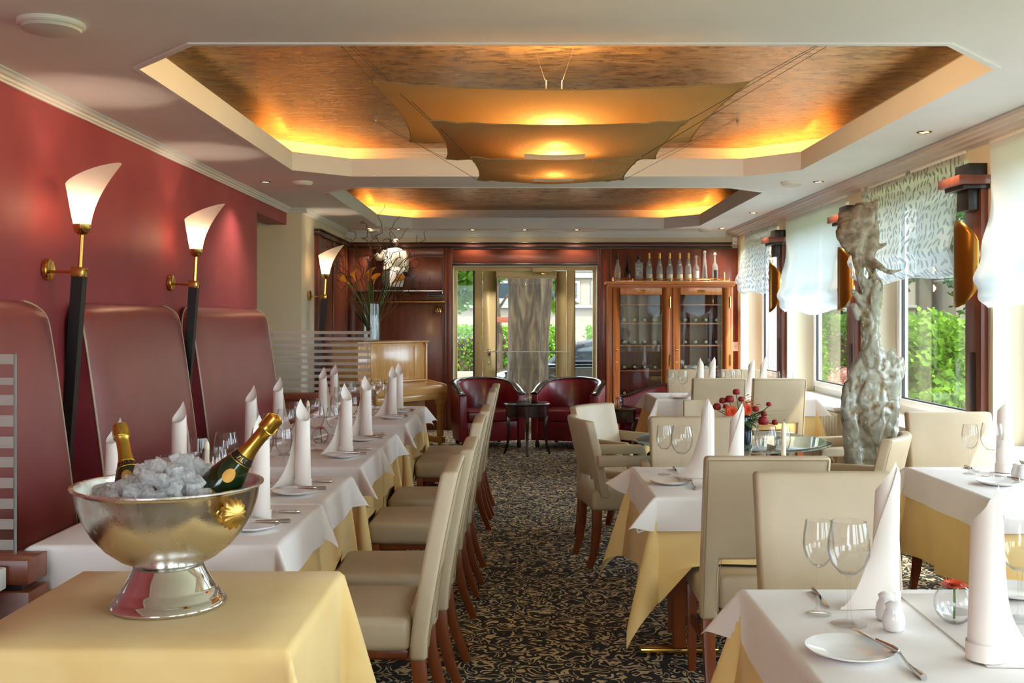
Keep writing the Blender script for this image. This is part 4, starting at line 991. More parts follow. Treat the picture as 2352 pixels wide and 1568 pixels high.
for sgn in (1, -1):
    an = -0.60 if sgn == 1 else PI-0.60
    d = Vector((math.cos(an), math.sin(an), 0)); c0 = d*0.209+Vector((0, 0, 0.248))
    rotm = d.to_track_quat('Z', 'Y').to_matrix().to_4x4()
    h = obj('shell_handle', B().lathe([(0, -0.004), (0.026, -0.004), (0.026, 0.0), (0.018, 0.006), (0.008, 0.01), (0.007, 0.026)], 24).xf(Matrix.Translation(c0) @ rotm).mesh('shell_handle', smooth=50), 'brass', t)
    obj('shell_knob', shell().xf(Matrix.Translation(c0+d*0.026) @ rotm @ Matrix.Diagonal((1.5, 1.5, 1.2, 1))).mesh('shell_knob', smooth=40), 'satin_brass', h)
# ice
mi = thin_glass('ice', (0.985, 0.99, 0.99, 1), 1.55, 0.04, 0.08)
_o = [n for n in mi.node_tree.nodes if n.type == 'OUTPUT_MATERIAL'][0]; _l = _o.inputs['Surface'].links[0].from_socket
_d = nd(mi, 'ShaderNodeBsdfTranslucent'); _d.inputs[0].default_value = lin((250, 252, 252)); _e = nd(mi, 'ShaderNodeBsdfDiffuse'); _e.inputs[0].default_value = lin((244, 246, 246))
_y = nd(mi, 'ShaderNodeMixShader'); lk(mi, _d.outputs[0], _y.inputs[1]); lk(mi, _e.outputs[0], _y.inputs[2])
_x = nd(mi, 'ShaderNodeMixShader'); lk(mi, ramp(mi, noise(mi, coords(mi), 45, 3), [(0.35, (0.18, 0.18, 0.18, 1)), (0.65, (0.6, 0.6, 0.6, 1))]), _x.inputs[0])
lk(mi, _l, _x.inputs[1]); lk(mi, _y.outputs[0], _x.inputs[2]); lk(mi, _x.outputs[0], _o.inputs['Surface'])
ice_meshes = []
for k in range(6):
    bb = B().box(-0.017, 0.017, -0.015, 0.015, -0.016, 0.016); r_ = random.Random(k)
    bb.v = [(p[0]*r_.uniform(0.75, 1.1), p[1]*r_.uniform(0.75, 1.1), p[2]*r_.uniform(0.75, 1.1)) for p in bb.v]
    ice_meshes.append(bb.mesh('ice_cube', bevel=0.0035, seg=2, smooth=40))
def heap(x, y): return 0.262+0.088*math.exp(-((x-0.01)**2/0.013+(y)**2/0.02))+0.012
BOT = [((0.03, 0.0, 0.174), (0.27, -0.01, 0.4645), 0.052), ((-0.05, -0.045, 0.145), (-0.168, 0.12, 0.43), 0.050)]
def bottle_near(x, y, z):
    q_ = Vector((x, y, z))
    for a0_, a1_, rr_ in BOT:
        p0, p1 = Vector(a0_), Vector(a1_); f_ = max(0, min(1, (q_-p0).dot(p1-p0)/(p1-p0).length_squared)); w_ = rr_ if f_ < 0.5 else rr_*max(0.4, 1-(f_-0.5)*2)
        if (q_-p0-(p1-p0)*f_).length < w_+0.024: return True
    return False
cnt = 0; placed = []; r_ = random.Random(5)
for tr in range(5200):
    a, rr = r_.uniform(0, 2*PI), 0.172*math.sqrt(r_.random()); x, y = rr*math.cos(a), rr*math.sin(a)
    z = r_.uniform(0.24, heap(x, y))
    if bottle_near(x, y, z): continue
    if z < heap(x, y)-0.05: continue
    if any((x-p[0])**2+(y-p[1])**2+(z-p[2])**2 < 0.00072 for p in placed): continue
    placed.append((x, y, z)); o = obj('ice_cube', ice_meshes[cnt % 6], 'ice'); o.location = (BX+x, BY+y, BZ+z)
    o.rotation_euler = (r_.uniform(0, 3), r_.uniform(0, 3), r_.uniform(0, 3)); cnt += 1
    tag(o, 'clear ice cube heaped in the silver bowl', 'ice cube', 'ice cubes heaped in the silver bowl')
# champagne bottles
mat('green_glass', (26, 48, 18), 0.05, 0, Transmission_Weight=0.35, IOR=1.5, Coat_Weight=0.4)
mat('label_gold', (206, 150, 60), 0.4, 0.3); mat('label_black', (22, 20, 16), 0.4)
def champagne(nm, label, base, tip, roll):
    t = thing(nm, label, 'bottle', base); d = (Vector(tip)-Vector(base)).normalized(); yv = Vector((0, 1, 0)); yv = (yv-d*yv.dot(d)).normalized(); xv = yv.cross(d)
    q_ = Matrix((xv, yv, d)).transposed().to_quaternion() @ Matrix.Rotation(roll, 3, 'Z').to_quaternion(); t.rotation_mode = 'QUATERNION'; t.rotation_quaternion = q_; k_ = (Vector(tip)-Vector(base)).length/0.331; t.scale = (k_, k_, k_)
    obj('body', B().lathe([(0, 0.004), (0.03, 0.0), (0.042, 0.004), (0.0435, 0.02), (0.0435, 0.125), (0.041, 0.15), (0.034, 0.18), (0.026, 0.205), (0.0195, 0.225), (0.016, 0.24)], 36).mesh('body', smooth=60), 'green_glass', t)
    fo = obj('foil', B().lathe([(0.0203, 0.224), (0.0175, 0.236), (0.0158, 0.25), (0.0152, 0.275), (0.0152, 0.288), (0.0175, 0.291), (0.0178, 0.296), (0.0165, 0.30), (0.0172, 0.306), (0.018, 0.318), (0.0165, 0.328), (0.0, 0.331)], 28).mesh('foil', smooth=50), 'gold_foil', t)
    wv = B()
    for i in range(4):
        a = i*PI/2; wv.tube([(0.0185*math.cos(a), 0.0185*math.sin(a), 0.294), (0.0192*math.cos(a+0.3), 0.0192*math.sin(a+0.3), 0.308), (0.0175*math.cos(a+0.1), 0.0175*math.sin(a+0.1), 0.325), (0.004*math.cos(a), 0.004*math.sin(a), 0.333)], 0.0014, 5)
    wv.tube([(0.0188*math.cos(2*PI*i/20), 0.0188*math.sin(2*PI*i/20), 0.294+0.001*math.sin(i)) for i in range(21)], 0.0014, 5)
    obj('wire_cage', wv.mesh('wire_cage'), 'gold_foil', fo)
    nb = obj('neck_band', B().lathe([(0.0255, 0.2075), (0.0205, 0.2235)], 36).xf(Matrix.Translation((0, 0, 0))).mesh('neck_band', smooth=60), 'label_black', t)
    for z_, rr in ((0.2065, 0.0262), (0.2245, 0.0206)): obj('gold_line', B().lathe([(rr, z_-0.0012), (rr+0.0006, z_), (rr, z_+0.0012)], 36).mesh('gold_line', smooth=60), 'gold_foil', t)
    def wrap(me, r0, z0, slope):
        for vv in me.vertices:
            a = vv.co.x/r0-PI/2; zz = z0+vv.co.y; rr = r0-(vv.co.y)*slope+0.0009+vv.co.z; vv.co = (rr*math.cos(a), rr*math.sin(a), zz)
        return me
    obj('lettering', wrap(text_mesh('lettering', 'ZILT', 0.013, 0.0002), 0.0232, 0.2155, 0.30), 'gold_foil', nb)
    sl = B()
    def oval(u, v): a = 2*PI*u; return (0.0125*v*math.cos(a), 0.0155*v*math.sin(a), 0.0)
    me = B().grid(oval, 32, 4, True).mesh('shoulder_label', smooth=180, fix=False); obj('shoulder_label', wrap(me, 0.0352, 0.176, 0.30), 'label_gold', t)
    def lab(u, v): return ((u-0.5)*0.105, (v-0.5)*0.07+ (0.010 if (0.35 < u < 0.65 and v > 0.9) else 0), 0.0)
    me = B().grid(lab, 40, 12).mesh('front_label', smooth=180, fix=False); fl = obj('front_label', wrap(me, 0.0437, 0.088, 0.0), 'label_gold', t)
    obj('lettering', wrap(text_mesh('lettering', 'ROYALE', 0.012, 0.0002), 0.0444, 0.098, 0.0), 'label_black', fl)
    return t
sb = 933.0
def bp(px, py, dy=0): return PD(px, py, BY+dy)
O_ = Vector((BX, BY, BZ))
champagne('champagne_bottle', 'green champagne bottle with gold foil leaning to the right in the ice bowl', O_+Vector(BOT[0][0]), O_+Vector(BOT[0][1]), 0.15)
champagne('champagne_bottle', 'green champagne bottle with gold foil standing at the left in the ice', O_+Vector(BOT[1][0]), O_+Vector(BOT[1][1]), 0.3)
# ================================================================== GLASS TABLE AND ITS FLOWERS
GTX, GTY = 1.26, 6.03
t = thing('glass_table', 'round table with a glass top behind the aisle chairs', 'table', (GTX, GTY, 0))
obj('glass_top', B().lathe([(0, 0.742), (0.53, 0.742), (0.545, 0.741), (0.565, 0.735), (0.566, 0.73), (0.55, 0.727), (0, 0.727)], 72).mesh('glass_top', smooth=20), 'table_glass', t)
obj('glass_rim', B().lathe([(0.552, 0.7285), (0.5665, 0.7305), (0.5665, 0.735)], 72).mesh('glass_rim', smooth=60), 'glass_edge', t)
obj('base_disc', B().lathe([(0, 0.0), (0.25, 0.0), (0.25, 0.02), (0.05, 0.035), (0, 0.035)], 40).mesh('base_disc', smooth=40), 'steel', t)
obj('pedestal', B().lathe([(0.05, 0.03), (0.045, 0.3), (0.06, 0.68), (0.16, 0.72), (0.16, 0.7265)], 32).mesh('pedestal', smooth=40), 'black_lacquer', t)
GZ = 0.743
t = thing('flower_arrangement', 'red and orange flower arrangement in a dark glass vase on the glass table', 'flowers', (GTX+0.02, GTY-0.22, GZ))
mat('dark_vase_glass', (30, 44, 52), 0.06, 0, Transmission_Weight=0.5, Coat_Weight=0.5)
obj('vase', B().lathe([(0, 0.0), (0.045, 0), (0.05, 0.01), (0.052, 0.14), (0.05, 0.15), (0.046, 0.15), (0.046, 0.02), (0, 0.02)], 28).mesh('vase', smooth=40), 'dark_vase_glass', t)
mat('ranunculus', (150, 28, 34), 0.55); mat('blossom_orange', (230, 132, 40), 0.6)
def rose(c, r):
    bb = B().sphere(c, r*0.75, 12, 8)
    for l in range(3):
        for i in range(5):
            a = 2*PI*(i/5+l*0.13); k = 1-l*0.14
            def fn(u, v, a=a, k=k):
                aa = a+(u-0.5)*1.7; e = -0.9+v*2.1; rr = r*k*(math.cos(e*0.8)*1.0+0.06)
                return (c[0]+rr*math.cos(aa), c[1]+rr*math.sin(aa), c[2]+r*k*math.sin(e)*0.9)
            bb.grid(fn, 4, 4)
    return bb
ros = [((-0.12, -0.03, 0.245), 0.030), ((0.06, -0.06, 0.20), 0.028), ((-0.02, -0.05, 0.255), 0.026), ((-0.15, -0.02, 0.21), 0.034), ((-0.085, -0.05, 0.255), 0.036), ((-0.045, -0.04, 0.295), 0.03), ((0.10, -0.07, 0.135), 0.042), ((0.115, -0.02, 0.17), 0.026), ((0.17, -0.05, 0.125), 0.026), ((0.14, -0.03, 0.225), 0.022), ((-0.11, -0.06, 0.215), 0.022), ((0.11, 0.0, -0.0), 0.001)]
for c, r in ros[:11]: obj('ranunculus_flower', rose(c, r*0.66).mesh('ranunculus_flower', smooth=60, fix=False, weld=0), 'ranunculus', t)
for c, r in (((-0.085, -0.085, 0.185), 0.042), ((0.0, -0.09, 0.20), 0.036)):
    me = petals((0, 0, 0), r, 22, 0.15, 0.3, 3).xf(Matrix.Translation(c) @ Matrix.Rotation(1.25, 4, 'X')).mesh('gerbera_flower', smooth=0, fix=False); obj('gerbera_flower', me, 'petal_orange', t)
r_ = random.Random(3)
for k in range(9):
    bb = B(); c = Vector((r_.uniform(-0.02, 0.1), r_.uniform(-0.08, 0.05), r_.uniform(0.14, 0.26)))
    for q_ in range(7): bb.add(*(lambda P_: (P_.v, P_.f))(petals(c+Vector((r_.uniform(-0.02, 0.02), r_.uniform(-0.02, 0.02), r_.uniform(-0.03, 0.03))), 0.012, 6, 0.3, 0.5, 1)))
    obj('orange_blossom', bb.mesh('orange_blossom', smooth=0, fix=False), 'blossom_orange', t)
def leafblade(base, tip, wd, droop=0.0, n=6):
    base, tip = Vector(base), Vector(tip); d = tip-base; s_ = d.cross(Vector((0, 0, 1))); s_.normalize(); bb = B()
    def fn(u, v):
        p = base+d*v+Vector((0, 0, -droop*v*v)); w_ = wd*math.sin(PI*min(1, v*0.92+0.06))**0.8
        return tuple(p+s_*(u-0.5)*w_+Vector((0, 0, -abs(u-0.5)*w_*0.35)))
    return bb.grid(fn, 2, n)
for k in range(26):
    a = r_.uniform(0, 6.28); c = (0.02*math.cos(a), 0.02*math.sin(a), 0.14)
    obj('leaf', leafblade(c, (0.13*math.cos(a), 0.1*math.sin(a), r_.uniform(0.13, 0.24)), 0.035, 0.03).mesh('leaf', smooth=60, fix=False), 'leaf_green', t)
for k in range(7):
    e = (0.24+0.05*r_.random(), r_.uniform(-0.08, 0.05), 0.10+0.16*k/7)
    obj('grass_blade', leafblade((0.03, 0, 0.15), e, 0.006, 0.05, 10).mesh('grass_blade', smooth=60, fix=False), 'stem_green', t)
bs = B()
for c, r in ros[:11]: bs.tube([(0, 0, 0.02), (c[0]*0.4, c[1]*0.4, 0.14), (c[0], c[1], c[2]-r*0.5)], 0.0028, 5)
obj('flower_stems', bs.mesh('flower_stems'), 'stem_green', t)

# ================================================================== SCULPTURE
SX, SY = 2.03, 5.85; SS = F/SY
def sp(px, py): return ((px-VX)/SS-SX, 0.0, EYE-(py-VY)/SS)
blobs = []   # (px, py, r_px, depth_px offset, y-squash)
def chain(pts, n=8):
    for (a, b_) in zip(pts, pts[1:]):
        for k in range(n):
            f_ = k/n; blobs.append(tuple(a[i]+(b_[i]-a[i])*f_ for i in range(4)))
    blobs.append(pts[-1])
chain([(1985, 1090, 34, 0), (1992, 1040, 44, 0), (2000, 980, 54, 0), (2001, 930, 58, 0), (2000, 880, 55, 0), (2004, 840, 42, 0), (2005, 810, 27, 0), (2004, 780, 21, 0), (2003, 740, 23, 0), (2002, 700, 27, 0), (2003, 665, 27, 0)])
chain([(1962, 1080, 24, -12), (1955, 1020, 26, -10), (1950, 960, 20, -12), (1952, 900, 20, -8), (1966, 850, 14, -8), (1978, 825, 12, -6)])
chain([(2036, 1000, 26, -8), (2048, 940, 18, -14), (2050, 880, 18, -10), (2052, 840, 17, -6), (2044, 815, 11, -4), (2052, 802, 7, -2)])
chain([(2050, 830, 12, 0), (2068, 832, 14, 4), (2071, 850, 12, 4), (2060, 880, 10, 0)])
chain([(1990, 660, 15, 0), (1975, 640, 11, -4), (1973, 610, 11, 0), (1968, 580, 14, 0), (1962, 550, 26, 0)])
chain([(2014, 655, 15, 0), (2005, 630, 9, 6), (1998, 605, 12, 6), (2002, 575, 14, 0), (2005, 545, 14, 0), (2000, 520, 18, 0)])
chain([(1995, 590, 11, -6), (2010, 605, 12, -8), (2024, 618, 10, -10), (2044, 625, 7.5, -12), (2066, 620, 4, -12)], 6)
chain([(2006, 565, 12, 0), (2022, 566, 9, -4), (2034, 560, 5, -6)], 5)
chain([(1948, 545, 18, 0), (1934, 540, 13, -4), (1926, 535, 9, -6)], 5)
chain([(1950, 540, 22, 0), (1945, 560, 15, -4), (1942, 575, 8, -6)], 5)
chain([(1960, 520, 38, 0), (1975, 505, 38, 0), (1982, 490, 30, 0)], 6)
chain([(1950, 505, 22, 0), (1936, 498, 10, 0), (1929, 490, 5, 0)], 5)
chain([(1975, 485, 18, 0), (1970, 468, 5, 0)], 5)
chain([(1990, 490, 18, 0), (2005, 472, 11, 0), (2014, 458, 3.5, 0)], 6)
chain([(2000, 520, 14, 0), (2010, 515, 7, 0), (2017, 510, 3.5, 0)], 4)
chain([(1985, 700, 12, -6), (1968, 680, 9, -10), (1955, 668, 5, -10)], 5)
chain([(1985, 735, 12, -6), (1965, 715, 9, -8), (1958, 700, 6, -8), (1970, 730, 8, -8)], 5)
bb = B()
r_ = random.Random(11)
for px, py, r, dp in blobs:
    c = sp(px, py); rr = r/SS; bb.sphere((c[0]+r_.uniform(-1, 1)*rr*0.08, dp/SS, c[2]), rr*r_.uniform(0.96, 1.05), 10, 7, sy=0.62 if r > 30 else 0.85)
tmp = bpy.data.objects.new('tmp', bb.mesh('tmp', weld=0)); COL.objects.link(tmp)
rm = tmp.modifiers.new('r', 'REMESH'); rm.mode = 'VOXEL'; rm.voxel_size = 0.009
dg = bpy.context.evaluated_depsgraph_get(); me = bpy.data.meshes.new_from_object(tmp.evaluated_get(dg)); bpy.data.objects.remove(tmp)
nrm = [v.normal.copy() for v in me.vertices]
for v, n_ in zip(me.vertices, nrm):
    p = v.co; q_ = Vector((p.x*4+p.z*1.6, p.y*4, p.z*3-p.x*2))
    k = mnoise.noise(q_*1.4); rid = abs(mnoise.noise(Vector((p.x*9-p.z*3, p.y*9, p.z*5+p.x*4)))); rid2 = abs(mnoise.noise(p*11+Vector((4, 2, 9))))
    amp = 0.8 if p.z < 1.3 else 0.75
    v.co = p+n_*(0.022*k*amp-0.03*max(0, 0.16-rid)*6*0.45*amp+0.006*mnoise.noise(p*26)-0.008*max(0, 0.12-rid2)*6*(1 if p.z > 1.4 else 0.4))
me.polygons.foreach_set('use_smooth', [True]*len(me.polygons)); me.update()
m = mat('sculpture_glass', (196, 194, 176), 0.16, 0, Transmission_Weight=0.3, IOR=1.3, Coat_Weight=0.6, Coat_Roughness=0.08)
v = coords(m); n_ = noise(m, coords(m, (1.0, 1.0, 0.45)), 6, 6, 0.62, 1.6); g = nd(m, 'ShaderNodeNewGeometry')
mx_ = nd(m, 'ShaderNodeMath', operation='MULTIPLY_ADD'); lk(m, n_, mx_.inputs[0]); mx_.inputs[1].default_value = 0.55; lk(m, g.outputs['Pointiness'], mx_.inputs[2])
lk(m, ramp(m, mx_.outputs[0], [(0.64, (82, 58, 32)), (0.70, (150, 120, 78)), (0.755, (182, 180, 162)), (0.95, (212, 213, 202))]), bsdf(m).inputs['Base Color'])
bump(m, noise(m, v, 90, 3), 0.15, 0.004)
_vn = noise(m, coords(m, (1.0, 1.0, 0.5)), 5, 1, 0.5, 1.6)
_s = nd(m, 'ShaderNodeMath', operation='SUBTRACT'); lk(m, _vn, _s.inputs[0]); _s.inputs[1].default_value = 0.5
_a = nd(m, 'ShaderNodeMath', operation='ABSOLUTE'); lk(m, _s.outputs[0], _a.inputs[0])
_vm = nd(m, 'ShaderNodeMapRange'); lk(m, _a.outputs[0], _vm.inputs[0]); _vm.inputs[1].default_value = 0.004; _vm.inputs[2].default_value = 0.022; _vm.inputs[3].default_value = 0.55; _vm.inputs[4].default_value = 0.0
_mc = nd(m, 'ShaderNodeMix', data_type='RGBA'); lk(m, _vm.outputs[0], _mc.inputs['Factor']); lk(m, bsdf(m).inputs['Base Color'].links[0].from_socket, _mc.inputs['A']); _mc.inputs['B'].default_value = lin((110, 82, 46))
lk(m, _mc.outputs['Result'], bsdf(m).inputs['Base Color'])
m2_ = mat('driftwood', (150, 128, 98), 0.55); v = coords(m2_); lk(m2_, ramp(m2_, noise(m2_, v, 12, 6, 0.65, 0.6), [(0.25, (76, 58, 40)), (0.45, (140, 122, 96)), (0.65, (186, 178, 160))]), bsdf(m2_).inputs['Base Color']); bump(m2_, noise(m2_, v, 60, 5), 0.4, 0.006)
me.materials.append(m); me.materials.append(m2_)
for pl in me.polygons:
    c = pl.center
    if c.z > 1.735+0.05*mnoise.noise(c*8): pl.material_index = 1
t = thing('glass_sculpture', 'tall gnarled glass and driftwood sculpture standing before the windows', 'sculpture', (SX, SY, 0))
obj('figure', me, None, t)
part('plinth', B().lathe([(0, 0), (0.16, 0), (0.16, 0.5), (0.15, 0.56), (0, 0.56)], 32), 'black_lacquer', t, 0.004)

# ================================================================== PENDANT SAIL LAMP
t = thing('sail_pendant_lamp', 'pendant lamp of three stacked fabric sails below the gold ceiling', 'pendant lamp', (0.18, 5.03, 2.3))
C0 = Vector(t.location)
def sail(xa, xb, ya, yb, z, sag, es, slot, nm):
    n = 36; bb = B(); L_ = C0
    def p(u, v):
        s_, t_ = 2*u-1, 2*v-1
        zz = z-sag*(1-s_*s_)*(1-t_*t_)-es*((1-s_*s_)+(1-t_*t_))*0.5+es*0.5
        # corners pull up into points, edges draw inwards
        x = xa+(xb-xa)*u; y = ya+(yb-ya)*v; cx = (xa+xb)/2; cy = (ya+yb)/2
        x = cx+(x-cx)*(1-0.07*(1-t_*t_)); y = cy+(y-cy)*(1-0.05*(1-s_*s_))
        wr = 0.006*math.sin((s_*t_)*22)*(s_*s_*t_*t_)
        return Vector((x, y, zz+wr))-L_
    for i in range(n):
        for j in range(n):
            u, v = (i+0.5)/n, (j+0.5)/n
            if slot[0] < u < slot[1] and slot[2] < v < slot[3]: continue
            bb.add([p(i/n, j/n), p((i+1)/n, j/n), p((i+1)/n, (j+1)/n), p(i/n, (j+1)/n)], [(0,1,2,3)])
    o = obj('sail', bb.mesh('sail', smooth=180, fix=False), 'sail_fabric', t)
    for a, b_ in (((0, 0), (1, 0)), ((1, 0), (1, 1)), ((1, 1), (0, 1)), ((0, 1), (0, 0))):
        obj('hem', B().tube([p(a[0]+(b_[0]-a[0])*k/18, a[1]+(b_[1]-a[1])*k/18) for k in range(19)], 0.003, 5).mesh('hem'), 'sail_fabric', o)
    return [p(0, 0), p(1, 0), p(1, 1), p(0, 1)]
k1 = sail(-0.605, 0.975, 4.30, 5.76, 2.42, 0.055, 0.05, (0.38, 0.62, 0.42, 0.54), 'a')
k2 = sail(-0.385, 0.745, 4.45, 5.52, 2.295, 0.045, 0.035, (0.35, 0.65, 0.42, 0.56), 'b')
k3 = sail(-0.212, 0.562, 4.64, 5.40, 2.17, 0.035, 0.025, (0.37, 0.63, 0.42, 0.58), 'c')
hooks = [Vector((-0.95, 3.98+0.45, 2.848)), Vector((1.75, 4.25, 2.848)), Vector((1.55, 7.2, 2.848)), Vector((-1.0, 7.2, 2.848))]
for ks in (k1, k2, k3):
    for c, h in zip(ks, hooks): obj('wire', B().tube([c, h-C0+Vector((rng.uniform(-0.03, 0.03), rng.uniform(-0.03, 0.03), 0))], 0.0012, 5).mesh('wire'), 'black_plastic', t)
for h in hooks: obj('ceiling_hook', B().lathe([(0.012, 0), (0.012, -0.02), (0.003, -0.022), (0.003, -0.05)], 10, tuple(h-C0), True, True).mesh('ceiling_hook'), 'steel', t)
hd = obj('lamp_head', B().box(-0.045, -0.038, -0.03, 0.03, 0.20, 0.315).box(0.038, 0.045, -0.03, 0.03, 0.20, 0.315).box(-0.038, 0.038, -0.03, 0.03, 0.195, 0.205).box(-0.038, 0.038, -0.03, -0.026, 0.205, 0.255).mesh('lamp_head', bevel=0.003), 'bronze_shade', t)
for sx in (-0.04, 0.04): obj('wire', B().tube([(sx, 0, 0.31), (sx*3, 0, 0.549)], 0.0012, 5).mesh('wire'), 'steel', t)
obj('bulb', B().tube([(-0.03, 0, 0.262), (0.03, 0, 0.262)], 0.008, 8).mesh('bulb'), 'bulb_glow', hd)
lamp('pendant_glow', 'POINT', (0, 0, 0.335), 55, (1.0, 0.62, 0.26), t, 0.04)
lamp('pendant_glow', 'POINT', (0, -0.31, -0.035), 4.0, (1.0, 0.60, 0.26), t, 0.03)
lamp('pendant_glow', 'POINT', (0, -0.17, -0.130), 2.8, (1.0, 0.60, 0.26), t, 0.03)
obj('lower_bulb', B().sphere((0, -0.31, -0.035), 0.012, 8, 6).mesh('lower_bulb'), 'bulb_glow', t)
obj('lower_bulb', B().sphere((0, -0.17, -0.130), 0.010, 8, 6).mesh('lower_bulb'), 'bulb_glow', t)

# ================================================================== WINDOW PIER LAMPS
def pier_lamp(y, label):
    t = thing('pier_wall_lamp', label, 'wall lamp', (XR, y, 0), 0, 'bronze lamps on the window piers')
    X = lambda bb: bb
    part('board', B().box(-0.045, 0, -0.11, 0.11, 0.40, 2.27), 'lamp_board_wood', t, 0.002)
    part('inlay', B().box(-0.052, -0.045, -0.03, 0.03, 0.45, 1.24), 'black_wood', t, 0.001)
    part('top_block', B().box(-0.115, 0, -0.10, 0.10, 2.325, 2.405), 'black_wood', t, 0.003)
    part('cap', B().box(-0.20, 0, -0.16, 0.16, 2.27, 2.325), 'lamp_board_wood', t, 0.003)
    part('cap_underside', B().box(-0.165, 0, -0.135, 0.135, 2.245, 2.27), 'black_wood', t, 0.002)
    part('lower_block', B().box(-0.11, -0.045, -0.085, 0.085, 2.12, 2.245), 'black_wood', t, 0.003)
    def sh(u, v):
        a = PI*(u-0.5)*0.98; yy = 0.125*math.sin(a); xx = -0.06-0.09*math.cos(a)
        hh = 0.27-0.13*(1-math.cos(a))**1.1
        return (xx, yy, 1.79+(2*v-1)*hh)
    obj('shade', B().grid(sh, 36, 12).mesh('shade', smooth=180, solid=0.002, fix=False), 'bronze_shade', t)
    part('shade_flange', B().box(-0.075, -0.068, -0.128, -0.115, 1.65, 1.93).box(-0.075, -0.068, 0.115, 0.128, 1.65, 1.93), 'brass', t, 0.001)
    for z in (1.71, 1.86):
        obj('bulb', B().tube([(-0.085, 0, z-0.03), (-0.085, 0, z+0.03)], 0.01, 8).mesh('bulb'), 'bulb_glow', t)
        lamp('pier_glow', 'POINT', (-0.085, 0, z), 0.9, (1.0, 0.56, 0.30), t, 0.02)
    part('bracket', B().box(-0.10, -0.045, -0.01, 0.01, 1.77, 1.80), 'brass', t, 0.001)
pier_lamp(6.37, 'bronze half-round wall lamp on the window pier at the right')
pier_lamp(8.70, 'bronze half-round wall lamp partly hidden by the glass sculpture')
pier_lamp(11.08, 'bronze half-round wall lamp on the farthest window pier')

# ================================================================== PIANO, VASE
ang = math.radians(51)
t = thing('upright_piano', 'honey-coloured upright piano standing at an angle in the corner', 'piano', (-1.41, 11.55, 0), ang)
# local: front faces -y, width along x
W2 = 0.54
part('upper_case', B().box(-W2, W2, 0.0, 0.40, 0.62, 1.175), 'maple_wood', t, 0.004)
part('side_cheek', B().box(W2-0.028, W2+0.002, -0.03, 0.40, 0.6, 1.175), 'maple_wood', t, 0.006); part('side_cheek', B().box(-W2-0.002, -W2+0.028, -0.03, 0.40, 0.6, 1.175), 'maple_wood', t, 0.006)
part('front_panel', B().box(-W2+0.03, W2-0.03, -0.012, 0.0, 0.76, 1.15), 'maple_burl', t, 0.003)
for x in (-0.36, 0.36): part('panel_divider', B().box(x-0.025, x+0.025, -0.017, -0.012, 0.77, 1.14), 'maple_wood', t, 0.001)
part('lid', B().box(-W2-0.02, W2+0.02, -0.045, 0.41, 1.175, 1.20), 'maple_wood', t, 0.008)
part('music_ledge', B().box(-W2+0.05, W2-0.05, -0.06, -0.01, 0.735, 0.755), 'maple_wood', t, 0.005)
fb = B().prism([(-0.32, 0.60), (-0.32, 0.665), (-0.30, 0.69), (-0.05, 0.735), (0.0, 0.735), (0.0, 0.60)], -W2, W2, 'x'); part('key_fallboard', fb, 'maple_wood', t, 0.008)
part('key_bed', B().box(-W2-0.005, W2+0.005, -0.335, 0.0, 0.535, 0.60), 'maple_wood', t, 0.008)
for s in (-1, 1):
    part('key_block', B().prism([(-0.335, 0.53), (-0.335, 0.675), (-0.31, 0.70), (-0.04, 0.745), (0, 0.745), (0, 0.53)], s*(W2+0.005)-0.018, s*(W2+0.005)+0.018, 'x'), 'maple_wood', t, 0.01)
    part('leg', B().tube([(s*(W2-0.05), -0.28, 0.535), (s*(W2-0.05), -0.28, 0.46), (s*(W2-0.05), -0.28, 0.1)], [0.055, 0.032, 0.028], 4), 'maple_wood', t, 0.004)
    part('toe', B().box(s*(W2-0.05)-0.035, s*(W2-0.05)+0.035, -0.33, 0.28, 0.03, 0.1), 'maple_wood', t, 0.006)
    part('castor', B().lathe([(0, 0), (0.02, 0), (0.02, 0.03), (0, 0.03)], 12, (s*(W2-0.05), -0.27, 0)), 'brass', t, 0)
part('lower_case', B().box(-W2+0.01, W2-0.01, 0.0, 0.40, 0.05, 0.62), 'maple_wood', t, 0.004)
part('lower_panel', B().box(-W2+0.06, W2-0.06, -0.012, 0.0, 0.12, 0.5), 'maple_burl', t, 0.004)

VXc, VYc, VZ = -1.66, 11.66, 1.2005
t = thing('glass_vase', 'tall cylinder glass vase with calla lilies and curly twigs on the piano', 'vase', (VXc, VYc, VZ))
vr_ = 0.105; vh = 0.42
obj('cylinder', B().lathe([(0, 0), (vr_, 0), (vr_, vh), (vr_-0.006, vh), (vr_-0.006, 0.015), (0, 0.015)], 40).mesh('cylinder', smooth=40), 'vase_glass', t)
obj('water', B().lathe([(0, 0.016), (vr_-0.008, 0.016), (vr_-0.008, 0.30), (0, 0.30)], 40).mesh('water', smooth=40), 'vase_glass', t)
mat('twig_bark', (92, 72, 44), 0.7); mat('calla_orange', (248, 166, 60), 0.45)
r_ = random.Random(21)
VS = F/VYc
def vl(px, py): return Vector(((px-VX)/VS-VXc, 0, EYE-(py-VY)/VS-VZ))
def clampv(p):
    x, y, z = p.x+VXc, p.y+VYc, p.z+VZ; x = max(x, -2.15)
    z = min(z, 2.80 if (x > -1.62 and 9.4 < y < 12.4) else 2.55); return Vector((x-VXc, y-VYc, z-VZ))
ends = [(752, 530), (758, 570), (800, 520), (842, 500), (875, 470), (905, 500), (935, 530), (960, 545), (985, 530), (965, 590), (985, 640), (770, 600), (815, 560), (850, 540), (900, 545), (765, 600), (775, 640), (960, 640)]
